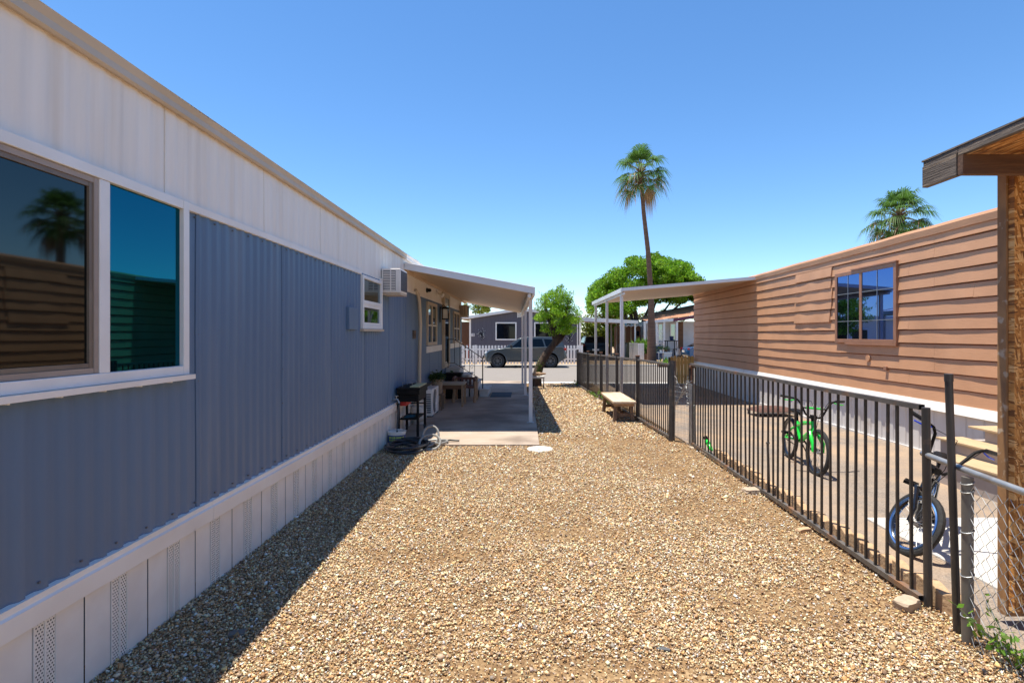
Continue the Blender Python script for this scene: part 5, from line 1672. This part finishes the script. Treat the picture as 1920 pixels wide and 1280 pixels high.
    def screen(a, c, nm, sgn):
        (u0, z0), (u1, z1) = a, c
        nx, nz_ = -(z1 - z0), (u1 - u0)
        ll = math.hypot(nx, nz_); nx, nz_ = nx / ll * .012, nz_ / ll * .012
        if sgn > 0: nx, nz_ = -nx, -nz_
        p = lambda t, s, i=.10: (u0 + (u1 - u0) * t + nx, s * (hw(z0 + (z1 - z0) * t) - i), z0 + (z1 - z0) * t + nz_)
        MB().add([p(.06, -1), p(.06, 1), p(.95, 1), p(.95, -1)], [(0, 1, 2, 3)]).build(nm, M['carglass'], root, local=True)
    screen(roof[0], roof[1], 'windscreen', -1)
    screen(roof[-1], roof[-2], 'rear_window', 1)
    for c in (f, b):
        for s in (-1, 1):
            yc = s * (Wd - .12)
            w_ = MB()
            w_.lathe([(wr * .62, -.11), (wr * .95, -.115), (wr, -.08), (wr, .08), (wr * .95, .115), (wr * .62, .11)], (c, yc, wr), 32, 'y', caps=False)
            wo = w_.build('wheel', M['tyre'], root, local=True, smooth=True)
            rm = MB()
            yo = s * .095
            rm.lathe([(0, yo * .55), (wr * .62, yo * .55)], (c, yc, wr), 24, 'y')
            rm.lathe([(wr * .54, yo), (wr * .64, yo * 1.1)], (c, yc, wr), 28, 'y', caps=False)
            for k in range(7):
                t = 2 * PI * k / 7
                rm.bar((c + .03 * math.cos(t), yc + yo * .95, wr + .03 * math.sin(t)), (c + wr * .58 * math.cos(t), yc + yo, wr + wr * .58 * math.sin(t)), .045, .03, up=(0, 1, 0))
            rm.lathe([(.06, yo * .9), (.05, yo * 1.15), (0, yo * 1.15)], (c, yc, wr), 14, 'y')
            rm.build('rim', M['wheelm'], wo, local=True)
            # arch lining
            al = MB()
            al.tube([(c + (ar + .015) * math.cos(t), s * (Wd - .015), wr + (ar + .015) * math.sin(t)) for t in frange(R(-8), R(188), 14)], .028, 6)
            al.build('wheel_arch_trim', M['trimblk'] if kind != 'suv' else col, root, local=True)
            MB().lathe([(0, 0), (ar - .012, 0)], (c, s * (Wd - .26), wr), 24, 'y').build('wheel_well', M['black'], root, local=True)
    zh = .80 if kind == 'suv' else .66
    for s in (-1, 1):
        MB().tube([(.17, s * (Wd - .30), zh + .02), (.26, s * (Wd - .14), zh + .03), (.50, s * (Wd - .045), zh + .06)], [.055, .06, .03], 10).build('headlight', M['headl'], root, local=True)
        MB().tube([(.46, s * (Wd - .055), zh + .05), (.60, s * (Wd - .03), zh + .065)], [.035, .02], 8).build('side_lamp', M['amber'], root, local=True)
        zt_ = 1.06 if kind == 'suv' else .88
        MB().box(L_ - .42, L_ - .06, s * (Wd - .05) - .03, s * (Wd - .05) + .03, zt_ - .08, zt_ + .05).build('tail_light', M['tail'], root, local=True, bevel=.015)
        MB().box(1.58, 1.72, s * (Wd + .05) - .09, s * (Wd + .05) + .07, roof[0][1] + .06, roof[0][1] + .20).build('mirror', M['trimblk'], root, local=True, bevel=.03)
        for u in ((2.45, 3.35) if kind == 'suv' else (2.3, 3.1)):
            MB().bar((u, s * (Wd + .004), roof[0][1] - .10), (u + .2, s * (Wd + .004), roof[0][1] - .095), .02, .03).build('door_handle', col, root, local=True)
        MB().bar((f + ar + .08, s * (Wd - .01), sill + .03), (b - ar - .06, s * (Wd - .01), sill + .03), .05, .09).build('sill_trim', M['trimblk'], root, local=True)
        dl = MB()
        for u in ((1.62, 2.64, 3.56) if kind == 'suv' else (1.5, 2.48, 3.3)):
            dl.bar((u, s * (Wd + .0005), sill + .12), (u - .02, s * (Wd - .02), roof[0][1] - .02), .006, .008)
        dl.build('door_gap', M['black'], root, local=True)
    MB().box(L_ - .03, L_ + .008, -.26, .26, .62, .76).build('licence_plate', M['plasticw'], root, local=True)
    MB().box(.0, .06, -.45, .45, .52, .66).build('grille', M['trimblk'], root, local=True)
    return root
suv_grey = paintmat('grey_car_paint', (.055, .066, .072))
car('parked_car', 'grey sport utility vehicle parked along the far side of the street', 'car', (at(905, 660, 30.7).x, 31.0, -.168), 0, suv_grey, 'suv')
blk = paintmat('black_car_paint', (.006, .007, .009), .15)
car('parked_car', 'black vehicle seen from behind under the carport of the grey house', 'car', (at(1117, 660, 41.6).x, 46.4, -.17), R(-90), blk, 'suv')
car('parked_car', 'blue car half hidden behind the corner of the brown home', 'car', (at(1281, 650, 38.0).x + 4.5, 38.0, -.17), R(180), paintmat('blue_car_paint', (.02, .085, .21)), 'sedan')

# ------------------------------------------------------------------ across the street
def bx(px0, px1, py0, py1, Y, d=.1):
    a, b_ = at(px0, py1, Y), at(px1, py0, Y)
    return (a.x, b_.x, Y, Y + d, a.z, b_.z)
Yh = 37.0
gh = thing('house', 'low grey house with white trimmed dark windows and gable roof across the street', 'house', (at(985, 640, Yh).x, 42, -.17))
x0, x1 = at(881, 0, Yh).x, at(1088, 0, Yh).x
ze, zp, ze2 = at(0, 598, Yh).z, at(0, 583, Yh).z, at(0, 596, Yh).z
xp = at(975, 0, Yh).x
MB().prism([(x0, -.3), (x1, -.3), (x1, ze2), (xp, zp), (x0, ze)], lambda u, v, q: (u, q, v), Yh, Yh + 12).build('wall', M['greyhouse'], gh)
rf_ = MB()
for (ua, va, ub, vb) in ((x0 - .08, ze, xp, zp), (xp, zp, x1 + .08, ze2)):
    rf_.prism([(ua, va + .01), (ub, vb + .01), (ub, vb + .20), (ua, va + .20)], lambda u, v, q: (u, q, v), Yh - .35, Yh + 12.2)
rf_.build('roof', M['awnw'], gh)
for px in (881.5, 1087.5):
    x = at(px, 0, Yh).x
    MB().box(x - .06, x + .06, Yh - .03, Yh + .1, -.25, ze - .02).build('corner_trim', M['trimw'], gh)
for (a, b_) in ((929, 968.5), (1001.5, 1040)):
    q = bx(a, b_, 604, 637.5, Yh)
    def fr_xz(x0, x1, z0, z1, y0, y1, w_):
        return MB().box(x0, x0 + w_, y0, y1, z0, z1).box(x1 - w_, x1, y0, y1, z0, z1).box(x0 + w_, x1 - w_, y0 + .002, y1, z0, z0 + w_).box(x0 + w_, x1 - w_, y0 + .002, y1, z1 - w_, z1)
    wn = fr_xz(q[0], q[1], q[4], q[5], Yh - .05, Yh - .002, .085).build('window', M['frame'], gh)
    MB().box(q[0] + .086, q[1] - .086, Yh - .03, Yh - .003, q[4] + .086, q[5] - .086).build('pane', M['glassdk'], wn)
v_ = MB(); q = bx(970, 981.5, 584.5, 595.5, Yh)
for k in range(6): v_.box(q[0] + .03, q[1] - .03, Yh - .03, Yh - .01, q[4] + .04 + k * .062, q[4] + .075 + k * .062)
v_.box(q[0], q[0] + .035, Yh - .04, Yh - .002, q[4], q[5]).box(q[1] - .035, q[1], Yh - .04, Yh - .002, q[4], q[5])
v_.build('gable_vent', M['frame'], gh)
dw = MB()
MB().tube([(x1 - .2, Yh - .08, ze2 - .05), (x1 - .2, Yh - .08, .1)], .04, 8).build('downpipe', M['trimw'], gh)
# carport at its left with brown interior
lc = thing('carport', 'shaded brown lean-to carport at the left end of the grey house', 'carport', (at(870, 640, 38).x, 40, -.17))
xl = at(858, 0, Yh).x
MB().prism([(xl, ze + .02), (x0 - .09, ze + .02), (x0 - .09, ze + .19), (xl, ze + .14)], lambda u, v, q: (u, q, v), Yh - .3, Yh + 7).build('roof', M['awnw'], lc)
M['brownwall'] = mat('brown_board_wall', (.20, .10, .06), (.15, .075, .045), scale=3, stretch=(8, 1, 1), rough=.8)
MB().box(xl - 1, x0 - .05, Yh + 5, Yh + 5.1, -.2, 2.7).build('back_wall', M['brownwall'], lc)
MB().box(xl + .1, xl + .16, Yh - .1, Yh, -.2, ze).build('post', M['trimw'], lc)
pf = MB()
for k in range(5): pf.box(xl + .18 + k * .13, xl + .26 + k * .13, Yh + .8, Yh + .83, -.2, 1.05)
pf.box(xl + .15, x0 - .1, Yh + .83, Yh + .86, .7, .8)
pf.build('gate_slats', M['brownwall'], lc)
one(MB().box(at(873.5, 0, 39).x, at(880, 0, 39).x, 39, 39.6, .5, .98).box(at(873.5, 0, 39).x + .02, at(880, 0, 39).x - .02, 39.02, 39.58, -.17, .5), 'tool_chest', 'red chest standing in the shade of the brown lean-to carport', 'chest', M['red'], bevel=.02)
oh = thing('mobile_home', 'cream mobile home with flat pale roof across the street behind the blue home', 'mobile home', (-14, 40, -.17))  # out of view; added so the brown home's window has something to reflect
MB().box(-24, -7.4, 37.5, 44, -.2, 2.7).build('wall', M['white'], oh)
MB().box(-24.3, -7.1, 37.1, 44.3, 2.71, 2.95).build('roof', M['awnw'], oh)
for x in (-21, -17, -13, -9.6):
    wn = fr_xz(x - .6, x + .6, 1.0, 2.1, 37.44, 37.498, .08).build('window', M['frame'], oh)
    MB().box(x - .519, x + .519, 37.46, 37.497, 1.081, 2.019).build('pane', M['glassdk'], wn)
# house number plaque and metal wall trees
pq = thing('house_number', 'small white house number plaque on the grey house wall', 'number plaque', (at(886.7, 627.5, Yh).x, Yh - .02, at(886.7, 630.3, Yh).z))
MB().box(-.115, .115, -.012, .018, 0, .20).build('plaque', M['plasticw'], pq, local=True, bevel=.006)
cu = bpy.data.curves.new('n', 'FONT'); cu.body = '13'; cu.size = .20; cu.offset = .006; cu.extrude = .002; cu.align_x = 'CENTER'; cu.align_y = 'CENTER'
to = coll(bpy.data.objects.new('n', cu))
me = bpy.data.meshes.new_from_object(to.evaluated_get(bpy.context.evaluated_depsgraph_get()))
bpy.data.objects.remove(to)
me.transform(Matrix.Translation((0, -.016, .10)) @ Matrix.Rotation(R(90), 4, 'X'))
me.materials.clear(); me.materials.append(mat('navy_numeral', (.015, .03, .12), rough=.5))
o = coll(bpy.data.objects.new('numerals', me)); o.parent = pq
def wall_art(px, py, seed, label):
    r = random.Random(seed)
    c = at(px, py, Yh)
    t = thing('metal_wall_tree', label, 'wall decoration', (c.x, Yh - .02, c.z))
    b = MB(); lf = MB()
    b.tube([(0, 0, -.42), (.02, -.01, -.2), (0, -.01, .0)], [.02, .015, .01], 5)
    for k in range(30):
        a = r.uniform(0, 2 * PI); d = r.uniform(.12, .42)
        p = Vector((math.cos(a) * d * .75, -.02, .02 + math.sin(a) * d))
        b.tube([(0, -.01, -.1), Vector((p.x * .4, -.015, p.z * .5)), p], .005, 4)
        s = r.uniform(.022, .045)
        e = r.uniform(0, PI)
        u = Vector((math.cos(e), 0, math.sin(e))) * s; v = Vector((-math.sin(e), 0, math.cos(e))) * s * .5
        n_ = Vector((0, -.006, 0))
        lf.add([p - u, p + v, p + u, p - v, p - u * .9 + n_, p + v * .9 + n_, p + u * .9 + n_, p - v * .9 + n_], [(0, 1, 2, 3), (7, 6, 5, 4), (0, 1, 5, 4), (1, 2, 6, 5), (2, 3, 7, 6), (3, 0, 4, 7)])
    b.build('branches', M['black'], t, local=True)
    lf.build('metal_leaves', mat('silver_leaf_metal', (.6, .6, .6), rough=.3, metal=.7), t, local=True)
wall_art(903, 626, 2, 'metal tree wall ornament with silver leaves beside the house number')
wall_art(1067, 631, 3, 'metal tree wall ornament with silver leaves at the right end of the grey house')
# white picket fence along the far side
pk = thing('picket_fence', 'white picket fence in front of the grey house behind the grey parked vehicle', 'fence', (at(975, 680, 34).x, 34, -.17))
Yf = 34.0
xa, xb = at(862, 0, Yf).x, at(1092, 0, Yf).x
b = MB(); x = xa; k = 0
while x < xb:
    w_ = .125
    b.prism([(x, -.15), (x + w_, -.15), (x + w_, 1.0), (x + w_ / 2, 1.02), (x, 1.0)], lambda u, v, q: (u, q, v), Yf, Yf + .02)
    x += .20
b.build('pickets', M['frame'], pk)
MB().box(xa, xb, Yf + .021, Yf + .06, .10, .19).box(xa, xb, Yf + .021, Yf + .06, .72, .81).build('rails', M['frame'], pk)
for px in (866, 891.7, 1085.5, 1091):
    x = at(px, 0, Yf).x
    MB().box(x - .06, x + .06, Yf - .04, Yf + .08, -.2, 1.03).build('post', M['frame'], pk)
r = random.Random(6)
eb = MB()
# right carport of grey house
rc = thing('carport', 'flat white roofed carport sheltering the black vehicle beside the grey house', 'carport', (at(1140, 640, 41).x, 42, -.17))
xr0, xr1 = at(1089.5, 0, 39).x, at(1197, 0, 39).x
MB().prism([(xr0, 2.66), (xr1, 2.48), (xr1, 2.72), (xr0, 2.96)], lambda u, v, q: (u, q, v), 39, 39.06).build('fascia', M['awnw'], rc)
MB().prism([(xr0, 2.80), (xr1, 2.60), (xr1, 2.66), (xr0, 2.86)], lambda u, v, q: (u, q, v), 39.061, 47).build('roof', M['awnu'], rc)
for px in (1169, 1190.5):
    x = at(px, 0, 39.3).x
    MB().box(x - .05, x + .05, 39.2, 39.3, -.18, 2.6).build('post', M['awnw'], rc)
for px in (1157, 1146):
    x = at(px, 0, 46.5).x
    MB().box(x - .06, x + .06, 46.4, 46.5, -.18, 2.6).build('post', M['awnw'], rc)
# brown shed with pale metal roof
bs = thing('shed', 'brown garden shed with white corrugated roof edge behind the carport posts', 'shed', (at(1184, 640, 45).x, 47, -.17))
q = bx(1163, 1203, 611, 680, 45)
MB().box(q[0], q[1], 45, 48, -.2, q[5]).build('wall', mat('brown_shed_wall', (.235, .105, .055), (.19, .085, .045), scale=3, stretch=(7, 1, .5), rough=.8), bs)
rfm = MB()
rfm.grid(frange(q[0] - .2, q[1] + .2, 60), frange(44.6, 48.3, 2), lambda x, y: (x, y, q[5] + .05 + .05 * math.sin(x * 16) + (y - 44.6) * .08))
rfm.grid(frange(q[0] - .2, q[1] + .2, 60), [0, 1], lambda x, v: (x, 44.6, q[5] + .05 + .05 * math.sin(x * 16) + (-.09 if v == 0 else -.001)))
rfm.build('roof', M['awnw'], bs)
dd = MB()
for px in (1172.5, 1183):
    x = at(px, 0, 45).x
    dd.box(x - .03, x + .03, 44.96, 44.998, -.1, q[5] - .05)
dd.build('battens', M['awnu'], bs)
MB().box(at(1193, 0, 45).x, at(1198, 0, 45).x, 44.95, 44.999, 1.6, 2.0).build('window', M['glassdk'], bs)
# rolling bins
def bin_(px, label, c, h, Y=41.0):
    x = at(px, 0, Y).x
    t = thing('rolling_bin', label, 'bin', (x, Y, -.17))
    MB().prism([(-.24, .08), (.24, .08), (.30, h), (-.30, h)], lambda u, v, q: (u, q * (.8 + .2 * v / h), v), -.28, .28).build('body', c, t, local=True, bevel=.03)
    MB().prism([(-.33, h + .002), (.33, h + .002), (.30, h + .10), (-.30, h + .10)], lambda u, v, q: (u, q, v), -.34, .34).build('lid', c, t, local=True, bevel=.03)
    for s in (-1, 1):
        MB().lathe([(0, -.03), (.10, -.03), (.10, .03), (0, .03)], (s * .27, .24, .10), 14, 'x').build('wheel', M['rubber'], t, local=True)
M['binolive'] = mat('olive_bin', (.11, .115, .06), (.09, .095, .05), scale=4, rough=.6)
M['bingrey'] = mat('grey_bin', (.16, .17, .18), rough=.6)
M['navy'] = mat('navy_bin', (.02, .035, .10), rough=.5)
bin_(1176, 'olive wheeled bin with grey lid behind the white fence panels', M['binolive'], 1.15)
bin_(1166.5, 'dark grey wheeled bin behind the carport post', M['bingrey'], 1.05)
bin_(1233, 'navy wheeled bin beside the palm trunk in front of the white home', M['navy'], .98, 38.0)
# white board fence panels
wf = thing('board_fence', 'white board fence panel with side shade painted grey standing between the bins and the tall palm', 'fence', (at(1195, 0, 37).x, 37.5, -.17))
b = MB()
a0, a1 = at(1180, 0, 38.5), at(1196, 0, 37)
for k in range(7):
    p, q2 = a0.lerp(a1, k / 7), a0.lerp(a1, (k + .86) / 7)
    b.prism([(0, -.15), (1, -.15), (1, 1.12), (0, 1.14)], lambda u, v, q, p=p, q2=q2: (p.x + (q2.x - p.x) * u, p.y + (q2.y - p.y) * u + q, v), 0, .03)
b.build('side_boards', mat('shaded_side_boards', (.30, .30, .31), (.24, .24, .25), scale=3, rough=.7), wf)  # grey stands in for shade on the turned side of white boards
b = MB()
a0, a1 = at(1196.2, 0, 37), at(1208, 0, 37)
for k in range(4):
    p, q2 = a0.lerp(a1, k / 4), a0.lerp(a1, (k + .88) / 4)
    b.box(p.x, q2.x, 37, 37.03, -.15, 1.10)
b.build('front_boards', M['frame'], wf)
# strap leaf plants
def spiky(px, py, Y, n, h, label, seed):
    c = at(px, py, Y); z = -.17
    t = thing('spiky_plant', label, 'plant', (c.x, Y, z))
    r = random.Random(seed)
    V, Fc, C = [], [], []
    for k in range(n):
        a = r.uniform(0, 2 * PI); e = R(r.uniform(25, 85)); L_ = h * r.uniform(.7, 1.1)
        d = Vector((math.cos(a) * math.cos(e), math.sin(a) * math.cos(e), math.sin(e)))
        s = d.cross(Vector((0, 0, 1))).normalized() * .045
        o0 = Vector((r.uniform(-.45, .45), r.uniform(-.2, .2), (c.z - z) - .3))
        o = len(V)
        m2 = o0 + d * L_ * .55; e2 = o0 + d * L_ + Vector((0, 0, -.12 * L_))
        V += [tuple(o0 - s * .6), tuple(o0 + s * .6), tuple(m2 + s), tuple(m2 - s), tuple(e2 - s * .06), tuple(e2 + s * .06)]
        Fc += [(o, o + 1, o + 2, o + 3), (o + 3, o + 2, o + 5, o + 4)]
        C += [np.array((.12, .22, .03)) * r.uniform(.6, 1.5)] * 6
    ob = raw_mesh('blades', V, np.array(Fc), M['leafg'], np.array(C)); ob.parent = t
    MB().box(-.55, .55, -.25, .25, 0, max(.2, (c.z - z) - .28)).build('planter', M['brownwall'], t, local=True, bevel=.02)
spiky(1203, 648, 38.2, 130, 1.05, 'spiky yellow green plant behind the white board fence', 4)
spiky(1212, 656, 37.6, 70, .85, 'small spiky plant close to the palm trunk', 5)
spiky(1252, 676, 31.0, 46, .6, 'green snake plant standing in front of the yellow picket gate post', 6)
# white home with red roof
wh = thing('mobile_home', 'white mobile home with reddish roof and maroon fascia behind the palm', 'mobile home', (at(1255, 0, 42).x, 44, -.17))
xw0, xw1 = at(1207, 0, 42).x, at(1345, 0, 42).x
MB().box(xw0 + .4, xw1, 43.2, 50, -.2, 2.75).build('wall', mat('white_home_wall', (.55, .56, .58), (.48, .49, .50), scale=2, rough=.6), wh)
MB().prism([(xw0, 2.55), (xw0 + 2.1, 2.72), (xw0 + 2.1, 2.93), (xw0, 2.76)], lambda u, v, q: (u, q, v), 41.2, 41.26).build('grey_fascia', M['awnw'], wh)
MB().prism([(xw0 + 2.11, 2.68), (xw1, 3.30), (xw1, 3.52), (xw0 + 2.11, 2.92)], lambda u, v, q: (u, q, v), 41.2, 41.26).build('maroon_fascia', mat('maroon_fascia', (.14, .03, .06), rough=.6), wh)
M['redroof'] = mat('red_shingle', (.42, .20, .115), (.34, .16, .09), scale=9, stretch=(1, 4, 1), rough=.9)
MB().add([(xw0, 41.21, 2.77), (xw0 + 2.1, 41.21, 2.94), (xw1, 41.21, 3.53), (xw1, 47, 4.35), (xw0 + 2.1, 47, 3.65), (xw0, 44, 3.0)], [(0, 1, 2, 3, 4, 5)]).build('roof', M['redroof'], wh)
for px in (1209, 1231, 1245, 1269):
    x = at(px, 0, 41.4).x
    MB().box(x - .07, x + .07, 41.32, 41.46, -.2, 2.7).build('porch_post', M['frame'], wh)
for (a, b_) in ((1213, 1226), (1233, 1243.5), (1256, 1267)):
    q = bx(a, b_, 606, 640 if a != 1233 else 650, 43.2)
    wn = fr_xz(q[0], q[1], q[4], q[5], 43.12, 43.198, .08).build('window', M['frame'], wh)
    MB().box(q[0] + .081, q[1] - .081, 43.15, 43.197, q[4] + .081, q[5] - .081).build('pane', M['glassclear'], wn)
q = bx(1272, 1281, 603, 676, 43.1)
MB().box(q[0], q[1], 43.1, 43.198, -.15, q[5]).build('door', M['joist'], wh)
gb = MB()
for k in range(5):
    x = at(1232 + k * 2.6, 0, 41.5).x
    gb.box(x - .02, x + .02, 41.40, 41.43, -.1, 2.1)
for k in range(7):
    gb.box(at(1232, 0, 41.5).x, at(1243, 0, 41.5).x, 41.41, 41.42, .1 + k * .3, .14 + k * .3)
gb.build('lattice', M['frame'], wh)
# porch clutter: high table, chairs, planter table
ht_ = thing('high_table', 'tall black metal table on the porch of the white home', 'table', (at(1258, 0, 39.5).x, 39.5, -.17))
MB().box(-.42, .42, -.4, .4, 1.38, 1.43).build('table_top', M['black'], ht_, local=True)
for sx in (-1, 1):
    for sy in (-1, 1):
        MB().bar((sx * .38, sy * .36, 0), (sx * .34, sy * .3, 1.38), .05, .05, up=(0, 1, 0)).build('leg', M['black'], ht_, local=True)
one(MB().lathe([(.10, 0), (.13, .05), (.16, .30), (.17, .32), (.0, .32)], (at(1259, 0, 39.5).x, 39.45, 1.262), 14), 'flower_pot', 'dark pot standing on the tall black porch table', 'pot', M['navy'], smooth=True)
for k, (px, lb) in enumerate(((1250.5, 'black porch stool left of the tall table'), (1266.5, 'black porch stool right of the tall table'))):
    t = thing('porch_stool', lb, 'stool', (at(px, 0, 39).x, 39.0, -.17))
    MB().lathe([(0, .78), (.2, .78), (.21, .82), (.18, .84), (0, .84)], (0, 0, 0), 16).build('seat', M['black'], t, local=True)
    for sx in (-1, 1):
        for sy in (-1, 1):
            MB().bar((sx * .2, sy * .2, 0), (sx * .13, sy * .13, .78), .04, .04, up=(0, 1, 0)).build('leg', M['black'], t, local=True)
pt_ = thing('potting_table', 'pale potting table in front of the white home beside the navy bin', 'table', (at(1246, 0, 35.5).x, 35.5, -.17))
MB().box(-.45, .45, -.25, .25, .66, .71).build('table_top', M['frame'], pt_, local=True)
MB().box(-.08, .38, -.2, .2, .0, .659).build('cabinet', M['skirt2'], pt_, local=True)
for sx in (-.43, .41):
    MB().box(sx - .02, sx + .02, -.22, -.18, 0, .66).build('leg', M['skirt2'], pt_, local=True)
for k, (dx, lb, c) in enumerate(((-.25, 'small leafy plant in a white pot at the left of the potting table', M['frame']), (.12, 'small leafy plant in a terracotta pot on the potting table', M['rust']))):
    p = thing('potted_plant', lb, 'potted plant', (at(1246, 0, 35.5).x + dx, 35.5, .541))
    MB().lathe([(.06, 0), (.09, .14), (.0, .14)], (0, 0, 0), 12).build('pot', c, p, local=True)
    pts = np.random.default_rng(k).normal(0, 1, (120, 3)) * (.1, .1, .1) + (0, 0, .27)
    leaves('foliage', M['leafg'], pts, .09, p, greens(120, (.10, .20, .03), k), seed=k)
# yellow picket gate at the brown home corner
yg = thing('wooden_gate', 'yellow cedar picket gate at the far corner of the brown home', 'gate', (5.9, 20, -.17))
b = MB()
for k in range(7):
    x = 5.46 + k * .128
    zt_ = .90 + random.uniform(-.03, .03)
    b.prism([(x, -.13), (x + .118, -.13), (x + .118, zt_ - .07), (x + .085, zt_), (x + .033, zt_), (x, zt_ - .07)], lambda u, v, q: (u, q, v), 20.0 + .004 * (k % 2), 20.02 + .004 * (k % 2))
b.build('pickets', M['picket'], yg)
MB().box(5.45, 6.36, 20.03, 20.07, .1, .18).box(5.45, 6.36, 20.03, 20.07, .62, .70).build('rails', M['picket'], yg)
MB().box(5.40, 5.455, 19.98, 20.06, -.2, .86).build('post', M['oldwood'], yg)
gn = MB().lathe([(.0, .0), (.09, .0), (.075, .10), (.05, .18), (.055, .22), (.0, .25)], (5.78, 20.02, .935), 12)
one(gn, 'garden_ornament', 'small pale pink topped ornament on the yellow picket gate', 'ornament', M['frame'], smooth=True)
